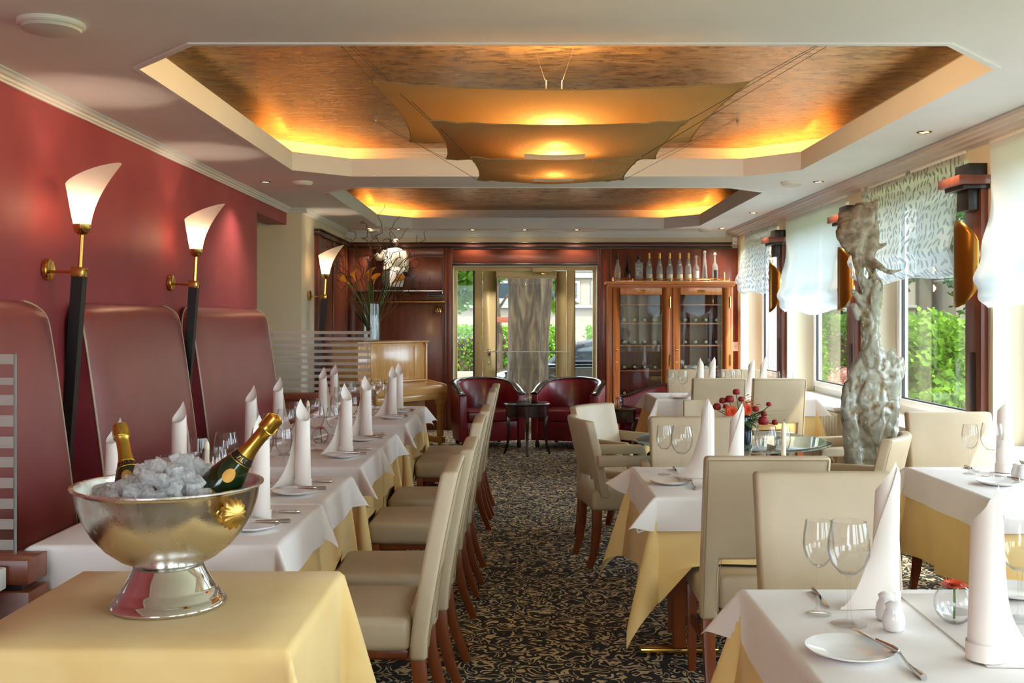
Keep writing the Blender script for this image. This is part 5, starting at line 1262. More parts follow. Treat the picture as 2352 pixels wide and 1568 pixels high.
for e in ends:
    E = vl(*e)+Vector((0, r_.uniform(-0.25, 0.2), 0)); S = Vector((r_.uniform(-0.05, 0.05), r_.uniform(-0.05, 0.05), 0.03)); n = 26; pts = []; ph = [r_.uniform(0, 6.28) for _ in range(4)]
    for k in range(n+1):
        f_ = k/n; p = S+(E-S)*f_+Vector((0, 0, 0.16*math.sin(PI*f_)))*0.6; wv = 0.035*min(1, max(0, (f_-0.32)*2.2))
        p += Vector((wv*math.sin(f_*34+ph[0])+wv*0.6*math.sin(f_*61+ph[1]), wv*math.sin(f_*37+ph[2]), wv*0.8*math.sin(f_*43+ph[3])))
        if f_ < 0.3: p.x *= 0.55+f_; p.y *= 0.55+f_
        p = clampv(p)
        pts.append(p)
    tw = obj('curly_twig', B().tube(pts, [0.0080-0.0050*k/n for k in range(n+1)], 5).mesh('curly_twig'), 'twig_bark', t)
    b0 = pts[int(n*0.62)]; dr_ = Vector((r_.uniform(-1, 1), r_.uniform(-0.5, 0.5), r_.uniform(0, 1))).normalized()*0.3
    pp = [b0+dr_*(k/10)+Vector((0.025*math.sin(k*1.3+ph[1]), 0, 0.025*math.sin(k*1.7+ph[2])))*min(1, k/3) for k in range(11)]; pp = [clampv(p) for p in pp]
    obj('side_twig', B().tube(pp, [0.0042-0.0024*k/10 for k in range(11)], 4).mesh('side_twig'), 'twig_bark', tw)
for i, (px, py, tx_, ty_) in enumerate(((805, 652, -0.6, 0.5), (818, 645, -0.2, 0.9), (850, 640, 0.1, 1.0), (857, 652, 0.25, 0.8), (845, 645, -0.1, 1), (902, 648, 0.8, 0.6))):
    H_ = vl(px, py)+Vector((0, -0.1+0.04*i, 0)); S = Vector((r_.uniform(-0.04, 0.04), r_.uniform(-0.04, 0.04), 0.03))
    mid = Vector((S.x*0.5+H_.x*0.25, 0, 0.40)); pts = [S*(1-f_)**2+mid*2*f_*(1-f_)+H_*f_*f_ for f_ in [k/12 for k in range(13)]]
    st = obj('calla_stem', B().tube(pts, 0.0065, 6).mesh('calla_stem'), 'stem_green', t)
    ax = Vector((tx_, -0.3, ty_)).normalized(); q_ = ax.to_track_quat('Z', 'Y').to_matrix().to_4x4()
    def cal(u, v):
        a = 2*PI*u; r = 0.008+0.036*v**2.2; zt = 0.10+0.035*math.cos(a)
        return (r*math.cos(a)*(1+0.35*v*v*max(0, math.cos(a))), r*math.sin(a), v*zt)
    obj('calla_flower', B().grid(cal, 18, 10, True).xf(Matrix.Translation(H_) @ q_).mesh('calla_flower', smooth=180, fix=False), 'calla_orange', t)
for (px, py, wd) in ((768, 640, 0.10), (800, 690, 0.08), (880, 660, 0.07), (905, 600, 0.03), (850, 600, 0.02), (800, 580, 0.02), (920, 580, 0.02)):
    H_ = vl(px, py)+Vector((0, r_.uniform(-0.1, 0.1), 0))
    obj('long_leaf', leafblade((0, 0, 0.10), tuple(H_), wd, 0.0, 14).mesh('long_leaf', smooth=60, fix=False), 'leaf_green', t)
# ================================================================== CABINET AND BOTTLES
CY = 13.0
t = thing('bottle_cabinet', 'cherry wood wine cabinet with two glass doors by the back wall', 'cabinet', (1.955, CY, 0))
hw = 0.785
part('side', B().box(-hw, -hw+0.04, 0.0, 0.345, 0.02, 1.87), 'cherry_wood', t); part('side', B().box(hw-0.04, hw, 0.0, 0.345, 0.02, 1.87), 'cherry_wood', t)
part('back_board', B().box(-hw+0.04, hw-0.04, 0.325, 0.345, 0.1, 1.87), 'panel_wood', t, 0); part('base', B().box(-hw, hw, -0.01, 0.345, 0.0, 0.12), 'cherry_wood_flat', t)
part('header', B().box(-hw+0.04, hw-0.04, 0.0, 0.32, 1.845, 1.87), 'cherry_wood_flat', t)
part('cornice', B().box(-hw-0.045, hw+0.045, -0.06, 0.345, 1.885, 1.925), 'cherry_wood_flat', t, 0.012, seg=3); part('cornice', B().box(-hw-0.015, hw+0.015, -0.03, 0.345, 1.865, 1.885), 'cherry_wood_flat', t, 0.004)
part('centre_post', B().box(-0.02, 0.02, 0.0, 0.32, 0.12, 1.845), 'cherry_wood', t)
part('column', B().tube([(-hw-0.012, 0.02, 0.12), (-hw-0.012, 0.02, 1.86)], 0.022, 10), 'cherry_wood', t, 0)
for z in (0.45, 0.78, 1.10, 1.38, 1.62):
    part('shelf', B().box(-hw+0.045, hw-0.045, 0.03, 0.32, z, z+0.018), 'cherry_wood_flat', t, 0.002)
for s in (-1, 1):
    x0, x1 = (-hw+0.045, -0.022) if s < 0 else (0.022, hw-0.045)
    xl, xr = x0+0.09, x1-0.10
    d = obj('door', B().box(x0, xl, -0.028, -0.002, 0.13, 1.845).box(xr, x1, -0.028, -0.002, 0.13, 1.845).box(xl, xr, -0.028, -0.002, 1.755, 1.845).box(xl, xr, -0.028, -0.002, 0.13, 0.24).mesh('door', bevel=0.004), 'cherry_wood', t)
    obj('glass_pane', B().box(xl, xr, -0.016, -0.012, 0.24, 1.755).mesh('glass_pane', smooth=0), 'cabinet_glass', d)
    obj('knob', B().lathe([(0, 0.0), (0.006, 0.0), (0.006, 0.012), (0.014, 0.018), (0.014, 0.026), (0, 0.03)], 14).xf(Matrix.Translation((x0+0.045, -0.028, 1.06)) @ Matrix.Rotation(PI/2, 4, 'X')).mesh('knob', smooth=40), 'brass', d)
    obj('keyhole', B().lathe([(0.004, 0.002), (0.013, 0.003), (0.014, 0.0)], 14).xf(Matrix.Translation((x0+0.045, -0.028, 0.91)) @ Matrix.Rotation(PI/2, 4, 'X')).mesh('keyhole'), 'brass', d)
    for z in (0.5, 0.93, 1.66): obj('hinge', B().tube([(x1+0.002, -0.036, z-0.07), (x1+0.002, -0.036, z+0.07)], 0.009, 8).mesh('hinge'), 'brass', d)
    obj('name_plate', B().box((x0+x1)/2-0.05, (x0+x1)/2+0.05, -0.031, -0.028, 1.785, 1.815).mesh('name_plate', bevel=0.001), 'bronze_shade', d)
def botl(bb, prof, n=20): return bb.lathe(prof, n)
mat('bottle_end', (196, 176, 120), 0.4); mat('dark_bottle', (24, 26, 16), 0.1, 0, Coat_Weight=0.5)
wb = thing('wine_bottle', 'x', 'bottle')
obj('glass_body', B().lathe([(0, 0), (0.036, 0), (0.038, 0.006), (0.038, 0.17), (0.03, 0.2), (0.014, 0.225), (0.014, 0.28)], 16).xf(Matrix.Rotation(-PI/2, 4, 'X')).mesh('glass_body', smooth=40), 'dark_bottle', wb)
obj('seal', B().lathe([(0, -0.001), (0.018, -0.001), (0.018, 0.0)], 14).xf(Matrix.Rotation(-PI/2, 4, 'X')).mesh('seal'), 'bottle_end', wb)
WB = Proto(wb); rows = {0.468: 'bottom', 0.798: 'second', 1.118: 'third', 1.398: 'upper'}
for z, nm_ in rows.items():
    for s, dn in ((-1, 'left'), (1, 'right')):
        for k in range(4):
            WB.put((1.955+s*0.39-0.2+k*0.13, CY+0.035, z+0.039), 0, '%s wine bottle lying on the %s shelf behind the %s cabinet door' % (('first', 'second', 'third', 'fourth')[k], nm_, dn), 'wine bottles in the cabinet')
# tray and standing bottles
TYc = 13.16; ts = F/TYc; tz = 1.9255
t = thing('brass_gallery_tray', 'long brass gallery tray on top of the bottle cabinet', 'tray', (1.965, TYc, tz))
part('tray_bed', B().box(-0.74, 0.74, -0.10, 0.10, 0.0, 0.012), 'brass', t, 0.003)
part('rail', B().tube([(-0.74, -0.10, 0.035), (0.74, -0.10, 0.035)], 0.005, 6), 'brass', t, 0)
part('rail', B().tube([(-0.74, 0.10, 0.035), (0.74, 0.10, 0.035)], 0.005, 6), 'brass', t, 0)
for k in range(7): part('post', B().tube([(-0.74+k*1.48/6, -0.10, 0.0), (-0.74+k*1.48/6, -0.10, 0.036)], 0.005, 6), 'brass', t, 0)
part('handle', B().tube([(0.68, -0.07, 0.01), (0.68, -0.07, 0.12), (0.69, -0.04, 0.15), (0.70, 0.0, 0.15), (0.71, 0.03, 0.12), (0.71, 0.03, 0.01)], 0.007, 8), 'brass', t, 0)
part('handle', B().tube([(-0.732, -0.06, 0.01), (-0.735, -0.06, 0.05), (-0.735, 0.06, 0.05), (-0.732, 0.06, 0.01)], 0.007, 8), 'brass', t, 0)
mat('paper_label', (226, 220, 188), 0.7); mat('gold_cap', (226, 170, 64), 0.35, 0.5); mat('amber', (196, 140, 40), 0.1, 0, Alpha=0.75); mat('smoky_label', (196, 40, 48), 0.5); mat('wax_white', (236, 236, 226), 0.5)
def liquor(px, h, label, kind):
    x = (px-VX)/ts; t = thing('liquor_bottle', label, 'bottle', (x, TYc, tz+0.0125), 0, 'bottles on the cabinet tray')
    w_ = 0.042
    if kind == 'eau':
        obj('glass_body', B().lathe([(0, 0.002), (w_, 0), (w_, h*0.36), (w_*0.93, h*0.48), (w_*0.6, h*0.63), (w_*0.38, h*0.74), (w_*0.33, h*0.8)], 20).mesh('glass_body', smooth=50), 'clear_bottle', t)
        obj('cap', B().lathe([(w_*0.36, h*0.79), (w_*0.42, h*0.81), (w_*0.40, h*0.99), (0, h)], 16).mesh('cap', smooth=40), 'gold_cap', t)
        obj('paper_label', B().grid(lambda u, v: ((w_+0.001)*math.sin((u-0.5)*2.6), -(w_+0.001)*math.cos((u-0.5)*2.6), 0.012+v*h*0.2), 14, 1).mesh('paper_label', smooth=180, fix=False), 'paper_label', t)
        obj('neck_seal', B().sphere((0, -w_*0.62, h*0.56), 0.014, 10, 6, sy=0.4).mesh('neck_seal'), 'paper_label', t)
    elif kind in ('slim', 'cognac'):
        g = 'clear_bottle' if kind == 'slim' else 'dark_bottle'
        obj('glass_body', B().lathe([(0, 0.002), (w_, 0), (w_*1.02, h*0.35), (w_*0.75, h*0.52), (w_*0.4, h*0.66), (w_*0.3, h*0.8)], 20).mesh('glass_body', smooth=50), g, t)
        obj('cap', B().lathe([(w_*0.36, h*0.78), (w_*0.4, h*0.8), (w_*0.38, h*0.99), (0, h)], 16).mesh('cap', smooth=40), 'black_plastic', t)
        if kind == 'slim': obj('liquor', B().lathe([(0, 0.004), (w_*0.93, 0.004), (w_*0.95, h*0.31), (0, h*0.31)], 20).mesh('liquor', smooth=40), 'amber', t)
        else: obj('paper_label', B().grid(lambda u, v: ((w_+0.001)*math.sin((u-0.5)*2.6), -(w_+0.001)*math.cos((u-0.5)*2.6), 0.008+v*h*0.12), 14, 1).mesh('paper_label', smooth=180, fix=False), 'smoky_label', t)
    elif kind == 'square':
        part('glass_body', B().box(-0.052, 0.052, -0.04, 0.04, 0, h*0.72), 'clear_bottle', t, 0.012, seg=3)
        ribs = B()
        for k in range(5):
            for j in range(3): ribs.sphere((-0.03+j*0.03, -0.041, 0.03+k*h*0.13), 0.014, 8, 5, sy=0.5)
        obj('cut_pattern', ribs.mesh('cut_pattern'), 'clear_bottle', t)
        obj('neck', B().lathe([(0.022, h*0.72), (0.018, h*0.76), (0.018, h*0.84)], 16).mesh('neck'), 'clear_bottle', t)
        obj('cap', B().lathe([(0.021, h*0.82), (0.021, h*0.99), (0, h)], 16).mesh('cap', smooth=40), 'black_plastic', t)
    elif kind == 'cone':
        obj('glass_body', B().lathe([(0, 0.002), (w_*1.05, 0), (w_*1.05, 0.01), (w_*0.45, h*0.7), (w_*0.36, h*0.74), (w_*0.36, h*0.88)], 20).mesh('glass_body', smooth=50), 'clear_bottle', t)
        obj('stopper', B().sphere((0, 0, h*0.94), 0.022, 14, 10).mesh('stopper', smooth=180), 'clear_bottle', t)
        obj('lettering', B().grid(lambda u, v: (w_*0.93*(1-v*0.3)*math.sin((u-0.5)*0.8), -w_*0.99*(1-v*0.28)*math.cos((u-0.5)*0.8)-0.002, 0.03+v*h*0.42), 6, 6).mesh('lettering', smooth=180, fix=False), 'black_plastic', t).scale = (0.35, 1.0, 1)
    else:
        obj('glass_body', B().lathe([(0, 0.002), (w_, 0), (w_*1.0, h*0.44), (w_*0.8, h*0.56), (w_*0.3, h*0.64), (w_*0.26, h*0.86)], 20).mesh('glass_body', smooth=50), 'clear_bottle', t)
        obj('stopper', B().sphere((0, 0, h*0.93), 0.022, 14, 10).mesh('stopper', smooth=180), 'clear_bottle', t)
        mk = 'wax_white' if kind == 'ballw' else 'black_plastic'
        obj('paper_label', B().grid(lambda u, v: ((w_+0.001)*math.sin((u-0.5)*(1.8 if kind == 'ballw' else 0.9)), -(w_+0.001)*math.cos((u-0.5)*(1.8 if kind == 'ballw' else 0.9)), 0.012+v*h*0.34), 10, 1).mesh('paper_label', smooth=180, fix=False), mk, t)
liquor(1419, 0.352, 'clear slim bottle with black cap and amber liquor at the tray end', 'slim')
liquor(1442, 0.30, 'dark brandy bottle with a red label on the cabinet tray', 'cognac')
liquor(1467, 0.33, 'square cut-glass decanter with black stopper on the cabinet tray', 'square')
for k, px in enumerate((1491, 1515, 1538, 1561, 1581)): liquor(px, 0.36, '%s of five gold-capped clear bottles from the left on the tray' % ('first', 'second', 'third', 'fourth', 'fifth')[k], 'eau')
liquor(1599, 0.33, 'clear bottle with white label and ball stopper, right of the gold caps', 'ballw')
liquor(1618.5, 0.39, 'tall cone-shaped clear bottle with ball stopper on the tray', 'cone')
liquor(1642, 0.37, 'rightmost clear bottle with dark label and ball stopper', 'ball')

# ================================================================== TUB CHAIRS, SIDE TABLES
def tub():
    t = thing('tub_armchair', 'x', 'armchair'); n = 48
    def plan(f_, hwid):
        Ls = 0.34; La = PI*hwid; Lt = 2*Ls+La; d = f_*Lt
        if d < Ls: return (-hwid, -0.33+d)
        if d > Ls+La: return (hwid, 0.01-(d-Ls-La))
        a = PI-(d-Ls)/hwid; return (hwid*math.cos(a), 0.01+hwid*math.sin(a))
    def ht(f_):
        c = math.cos((f_-0.5)*2*PI*0.5); return 0.60+0.145*max(0, c)**0.75*(1-abs(2*f_-1)**6)
    def wall(u, v):
        f_ = u; o, i = plan(f_, 0.39), plan(f_, 0.292); ob = plan(f_, 0.36); h = ht(f_)
        seq = [(ob[0], ob[1], 0.085), (o[0]*0.985, o[1]*0.985, 0.3), (o[0], o[1], h-0.02), ((o[0]*0.8+i[0]*0.2), (o[1]*0.8+i[1]*0.2), h), (i[0]*0.85+o[0]*0.15, i[1]*0.85+o[1]*0.15, h), (i[0], i[1], h-0.025), (i[0], i[1], 0.3), (i[0], i[1], 0.085)]
        return seq[int(round(v*7))]
    bb = B().grid(wall, n, 7)
    for u in (0, 1): bb.add([wall(u, k/7) for k in range(8)], [tuple(range(8))])
    obj('shell', bb.mesh('shell', smooth=50), 'armchair_leather', t)
    path = []
    for k in range(n+1):
        f_ = k/n; p, q_ = plan(f_, 0.39), plan(f_, 0.31); path.append(((p[0]+q_[0])/2, (p[1]+q_[1])/2, ht(f_)+0.008))
    rim = B(); pr = [(-0.042, -0.008), (-0.042, 0.010), (0.0, 0.018), (0.042, 0.010), (0.042, -0.008)]; vs = []
    for k in range(n+1):
        p = Vector(path[k]); q_ = Vector(path[min(k+1, n)])-Vector(path[max(k-1, 0)]); q_.z = 0; q_.normalize(); s_ = Vector((q_.y, -q_.x, 0))
        vs.append([p+s_*a+Vector((0, 0, c)) for a, c in pr])
    for k in range(n):
        for j in range(5): rim.add([vs[k][j], vs[k+1][j], vs[k+1][(j+1) % 5], vs[k][(j+1) % 5]], [(0,1,2,3)])
    rim.add(vs[0], [(0,1,2,3,4)]).add(vs[-1], [(0,1,2,3,4)])
    obj('wood_rim', rim.mesh('wood_rim', smooth=50, bevel=0.003), 'black_lacquer', t)
    part('seat_cushion', B().box(-0.285, 0.285, -0.345, 0.26, 0.30, 0.425), 'armchair_leather', t, 0.025, seg=3)
    part('front_panel', B().box(-0.29, 0.29, -0.335, -0.28, 0.085, 0.30), 'armchair_leather', t, 0.008)
    for x in (-0.34, 0.34): part('arm_front', B().box(x-0.042, x+0.042, -0.345, -0.30, 0.085, 0.60), 'armchair_leather', t, 0.012, seg=3)
    for x, y in ((-0.32, -0.30), (0.32, -0.30), (-0.25, 0.27), (0.25, 0.27)): part('foot', B().lathe([(0, 0.0), (0.02, 0.0), (0.028, 0.03), (0.02, 0.07), (0.015, 0.09)], 12, (x, y, 0)), 'black_wood', t, 0)
    return t
TUB = Proto(tub())
TUB.put((-0.375, 11.75, 0), 0.30, 'red leather tub chair with black rim, left of the small table', 'red tub chairs')
TUB.put((0.62, 11.75, 0), -0.30, 'red leather tub chair with black rim, right of the small table', 'red tub chairs')
TUB.put((1.55, 10.85, 0), -1.25, 'red leather tub chair in front of the bottle cabinet', 'red tub chairs')
def side_table(x, y, label):
    t = thing('side_table', label, 'side table', (x, y, 0)); rt = 0.24
    obj('top', B().lathe([(0, 0.53), (rt, 0.53), (rt+0.008, 0.536), (rt+0.008, 0.545), (rt-0.006, 0.552), (0, 0.552)], 48).mesh('top', smooth=30), 'dark_table_wood', t)
    obj('glass_cover', B().lathe([(0, 0.553), (rt-0.01, 0.553), (rt-0.01, 0.558), (0, 0.558)], 48).mesh('glass_cover', smooth=30), 'table_glass', t)
    obj('apron', B().lathe([(rt-0.012, 0.53), (rt-0.008, 0.415), (rt-0.02, 0.41), (rt-0.03, 0.53)], 48).mesh('apron', smooth=30), 'dark_table_wood', t)
    for k in range(4):
        a = -PI/2+k*PI/2; c, s_ = math.cos(a), math.sin(a)
        part('leg', B().tube([(c*(rt-0.03), s_*(rt-0.03), 0.43), (c*(rt-0.045), s_*(rt-0.045), 0.25), (c*(rt-0.03), s_*(rt-0.03), 0.1), (c*(rt+0.005), s_*(rt+0.005), 0.0)], [0.02, 0.016, 0.014, 0.011], 4), 'dark_table_wood', t, 0.002)
side_table(0.105, 10.98, 'small round dark wood table between the two red tub chairs')
side_table(0.98, 10.42, 'small round dark wood table beside the bottle cabinet')
FBW.put((0.115, 10.98, 0.5585), 0.3, 'round glass bowl with a red flower between the red tub chairs', 'flower bowls')
FBW.put((1.02, 10.40, 0.5585), 0.9, 'round glass bowl with a red flower on the table by the cabinet', 'flower bowls')

# ================================================================== COAT RAIL, SIGN, WAITER FIGURE
YW = YB-0.045
t = thing('hat_shelf', 'thin dark wooden hat shelf above the brass coat rail', 'shelf', (-1.5, YW, 1.80))
part('board', B().box(-0.62, 0.545, -0.26, 0.0, 0.0, 0.016), 'black_wood', t, 0.003)
part('edge_strip', B().box(-0.62, 0.545, -0.266, -0.26, 0.0, 0.016), 'steel', t, 0.001)
part('bracket', B().box(0.53, 0.545, -0.2, -0.001, -0.03, 0.0), 'steel', t, 0.001)
t = thing('coat_rail', 'long brass coat rail on the wood panelled back wall', 'coat rail', (-1.5, YW, 1.67))
part('rail', B().tube([(-0.63, -0.14, 0), (0.57, -0.14, 0)], 0.017, 12), 'brass', t, 0)
for x in (-0.60, 0.0, 0.545): part('bracket', B().tube([(x, -0.14, 0), (x, -0.001, 0)], 0.01, 8), 'brass', t, 0)
for k in range(4):
    x = -1.045+k*0.022; hg = thing('coat_hanger', '%s brass coat hanger from the left on the rail' % ('first', 'second', 'third', 'fourth')[k], 'coat hanger', (x, YW-0.14, 1.67), 0, 'brass coat hangers')
    hk = [(0, 0.022*math.cos(a), 0.022*math.sin(a)) for a in [PI*1.15-i*PI*1.15/8 for i in range(9)]]+[(0, 0.02, -0.03), (0, 0.0, -0.06)]
    part('hook', B().tube(hk, 0.003, 6), 'brass', hg, 0)
    part('bar', B().tube([(0, -0.19, -0.14), (0, -0.12, -0.085), (0, 0, -0.06), (0, 0.09, -0.085), (0, 0.125, -0.11)], 0.009, 8), 'brass', hg, 0)
t = thing('cloakroom_sign', 'small dark cloakroom sign under the hat shelf', 'sign', (-1.065, YW-0.003, 1.757))
part('plate', B().box(-0.105, 0.105, -0.004, 0.002, -0.03, 0.03), 'black_wood', t, 0.001)
part('border', B().box(-0.102, 0.102, -0.006, -0.004, 0.022, 0.026).box(-0.102, 0.102, -0.006, -0.004, -0.026, -0.022).box(-0.102, -0.098, -0.006, -0.004, -0.026, 0.026).box(0.098, 0.102, -0.006, -0.004, -0.026, 0.026), 'paper_label', t, 0)
o = obj('lettering', text_mesh('lettering', 'Für Garderobe keine Haftung', 0.0165), 'paper_label', t); o.rotation_euler = (PI/2, 0, 0); o.location = (0, -0.0055, 0)
# waiter figure on the shelf
t = thing('waiter_figurine', 'waiter figurine in white jacket and apron holding up a glass, on the shelf', 'figurine', (-1.60, YW-0.12, 1.8165))
mat('jacket_white', (232, 226, 208), 0.7); mat('apron_white', (240, 238, 234), 0.75); mat('trouser_grey', (72, 70, 60), 0.7); mat('figure_skin', (52, 30, 22), 0.5)
def loft(secs, n=24):
    bb = B(); vs = []
    for (cx, cy, cz, rx, ry) in secs:
        for i in range(n): a = 2*PI*i/n; bb.v.append((cx+rx*math.cos(a), cy+ry*math.sin(a), cz))
    for k in range(len(secs)-1):
        for i in range(n): j = (i+1) % n; bb.f.append((k*n+i, k*n+j, (k+1)*n+j, (k+1)*n+i))
    bb.f.append(tuple(range(n-1, -1, -1))); bb.f.append(tuple((len(secs)-1)*n+i for i in range(n))); return bb
obj('shoes', loft([(0, 0, 0, 0.10, 0.06), (0, 0, 0.03, 0.105, 0.065), (0, 0, 0.04, 0.09, 0.05)]).mesh('shoes', smooth=60), 'black_plastic', t)
obj('trousers', loft([(-0.01, 0.01, 0.035, 0.105, 0.06), (-0.015, 0.01, 0.12, 0.135, 0.075), (-0.012, 0.01, 0.24, 0.14, 0.08), (0, 0, 0.29, 0.12, 0.075)]).mesh('trousers', smooth=60), 'trouser_grey', t)
obj('apron', loft([(0.035, -0.02, 0.045, 0.085, 0.062), (0.04, -0.022, 0.12, 0.098, 0.075), (0.04, -0.022, 0.26, 0.098, 0.08), (0.035, -0.02, 0.30, 0.09, 0.07)]).mesh('apron', smooth=60), 'apron_white', t)
jk = obj('jacket', loft([(0.01, 0, 0.27, 0.148, 0.085), (0.01, -0.005, 0.33, 0.142, 0.09), (0.01, -0.005, 0.42, 0.135, 0.088), (0.01, 0, 0.50, 0.13, 0.08), (0.01, 0.0, 0.535, 0.10, 0.065), (0.01, 0, 0.552, 0.05, 0.045)]).mesh('jacket', smooth=60), 'jacket_white', t)
obj('sleeve', B().tube([(-0.10, 0, 0.50), (-0.15, -0.02, 0.42), (-0.19, -0.04, 0.42), (-0.225, -0.05, 0.465)], [0.05, 0.05, 0.045, 0.04], 12).mesh('sleeve', smooth=60), 'jacket_white', jk)
obj('sleeve', B().tube([(0.12, 0, 0.50), (0.155, -0.01, 0.40), (0.16, -0.03, 0.29), (0.155, -0.035, 0.24)], [0.05, 0.048, 0.042, 0.036], 12).mesh('sleeve', smooth=60), 'jacket_white', jk)
for k in range(4): obj('button', B().sphere((0.045, -0.092, 0.31+k*0.05), 0.007, 8, 5).mesh('button'), 'gold_foil', jk); 
hd = obj('head', B().lathe([(0.03, 0.545), (0.035, 0.56), (0.055, 0.59), (0.058, 0.625), (0.045, 0.655), (0, 0.668)], 20, (0.01, -0.005, 0)).mesh('head', smooth=60), 'figure_skin', t)
obj('nose', B().sphere((0.01, -0.064, 0.61), 0.01, 8, 6, sz=1.4).mesh('nose'), 'figure_skin', hd)
for s in (-1, 1):
    obj('ear', B().sphere((0.01+s*0.058, -0.002, 0.61), 0.012, 8, 6, sx=0.5).mesh('ear'), 'figure_skin', hd); obj('eye', B().sphere((0.01+s*0.02, -0.056, 0.625), 0.006, 8, 6).mesh('eye'), 'porcelain', hd)
obj('hair', B().lathe([(0.06, 0.628), (0.061, 0.645), (0.05, 0.665), (0, 0.678)], 20, (0.01, 0.004, 0)).mesh('hair', smooth=60), 'trouser_grey', hd)
for (c, par_) in (((-0.235, -0.055, 0.49), 'up'), ((0.152, -0.04, 0.215), 'dn')):
    hb = B().sphere(c, 0.024, 10, 7, sy=0.6)
    for k in range(4): hb.tube([(c[0]-0.016+k*0.011, c[1], c[2]+(0.01 if par_ == 'up' else -0.01)), (c[0]-0.018+k*0.013, c[1]-0.012, c[2]+(0.042 if par_ == 'up' else -0.042))], 0.005, 6)
    hb.tube([(c[0]+0.02, c[1], c[2]), (c[0]+0.036, c[1]-0.01, c[2]+(0.02 if par_ == 'up' else -0.02))], 0.0055, 6)
    obj('hand', hb.mesh('hand', smooth=60), 'figure_skin', t)
o = tag(obj('serving_tray', B().lathe([(0, 0), (0.085, 0), (0.09, 0.008), (0.086, 0.008), (0.082, 0.004), (0, 0.004)], 28).mesh('serving_tray', smooth=40), 'steel', None, (-1.835, YW-0.185, 2.3545)), 'small round silver tray held up by the waiter figurine', 'tray')
GL.put((-1.835, YW-0.185, 2.359), 0, 'wine glass standing on the tray of the waiter figurine', 'large wine glasses')
# wall socket and sensor box
t = thing('wall_socket', 'white wall socket on the wood panel right of the cabinet', 'socket', (2.845, YB-0.041, 1.09))
part('plate', B().box(-0.04, 0.04, -0.01, 0, -0.06, 0.06), 'white_plastic', t, 0.003); part('insert', B().lathe([(0.02, 0.0), (0.02, 0.004), (0.016, 0.002), (0, 0.002)], 18).xf(Matrix.Translation((0, -0.01, 0)) @ Matrix.Rotation(PI/2, 4, 'X')), 'grille_white', t, 0)
t = thing('sensor_box', 'small white sensor box in the corner above the wood panel', 'sensor', (2.84, YB-0.001, 2.48))
part('case', B().box(-0.035, 0.035, -0.05, 0, -0.06, 0.04), 'white_plastic', t, 0.008); part('lens', B().box(-0.02, 0.02, -0.055, -0.05, -0.045, -0.015), 'grille_white', t, 0.002)

# ================================================================== OUTSIDE
mat('street', (150, 144, 134), 0.9); vary(M['street'], (140, 134, 124), (162, 156, 146), ns=3)
mat('lawn', (96, 128, 52), 0.95); vary(M['lawn'], (88, 104, 66), (124, 138, 92), ns=8)
mat('stucco', (122, 112, 96), 0.9); mat('siding', (124, 120, 114), 0.7); mat('dark_glass', (40, 48, 54), 0.1)
mat('bark', (84, 74, 62), 0.9)
v = coords(M['bark'], (1, 1, 0.22)); lk(M['bark'], ramp(M['bark'], noise(M['bark'], v, 9, 6, 0.65, 0.8), [(0.3, (30, 21, 12)), (0.5, (72, 55, 37)), (0.7, (112, 92, 64))]), bsdf(M['bark']).inputs['Base Color']); bump(M['bark'], noise(M['bark'], v, 14, 6), 0.9, 0.05)
mat('car_paint', (14, 15, 18), 0.12, 0.2, Coat_Weight=1.0); mat('car_roof', (36, 34, 34), 0.7); mat('tyre', (22, 22, 22), 0.8)
def leafmat(nm, c1, c2):
    m = fabric(nm, c1, c2, 0.35); nt = m.node_tree; d = [n for n in nt.nodes if n.type == 'BSDF_DIFFUSE'][0]; tr_ = [n for n in nt.nodes if n.type == 'BSDF_TRANSLUCENT'][0]
    v = coords(m); c = ramp(m, noise(m, v, 5, 4), [(0.3, c1), (0.7, c2)]); lk(m, c, d.inputs['Color']); lk(m, c, tr_.inputs['Color'])
leafmat('foliage_fresh', (60, 98, 28), (122, 156, 56)); leafmat('foliage_mid', (44, 80, 28), (92, 128, 48)); leafmat('foliage_olive', (88, 104, 40), (140, 150, 70)); leafmat('foliage_pink', (150, 96, 84), (206, 160, 140)); leafmat('foliage_dark', (34, 62, 30), (74, 108, 52))
def leaves(nm, n, ext, size, seed, shape='ball'):
    r = random.Random(seed); bb = B()
    for k in range(n):
        while True:
            p = Vector((r.uniform(-1, 1), r.uniform(-1, 1), r.uniform(-1, 1)))
            if shape == 'box':
                a = max(abs(p.x), abs(p.y), abs(p.z))
                if a > 0.72: break
            elif 0.45 < p.length < 1: break
        if shape == 'ball': p *= 1+0.16*mnoise.noise(p*2.6+Vector((seed, 0, 0)))
        c = Vector((p.x*ext[0], p.y*ext[1], p.z*ext[2])); d = Vector((r.gauss(0, 1), r.gauss(0, 1), r.gauss(0, 0.7))).normalized(); s_ = d.cross(Vector((r.gauss(0, 1), r.gauss(0, 1), r.gauss(0, 1)))).normalized()
        L_ = size*r.uniform(0.7, 1.3); w_ = L_*0.3
        o = len(bb.v); bb.v += [tuple(c), tuple(c+d*L_*0.5+s_*w_), tuple(c+d*L_), tuple(c+d*L_*0.5-s_*w_)]; bb.f.append((o, o+1, o+2, o+3))
    return bb.mesh(nm, smooth=0, fix=False, weld=0)
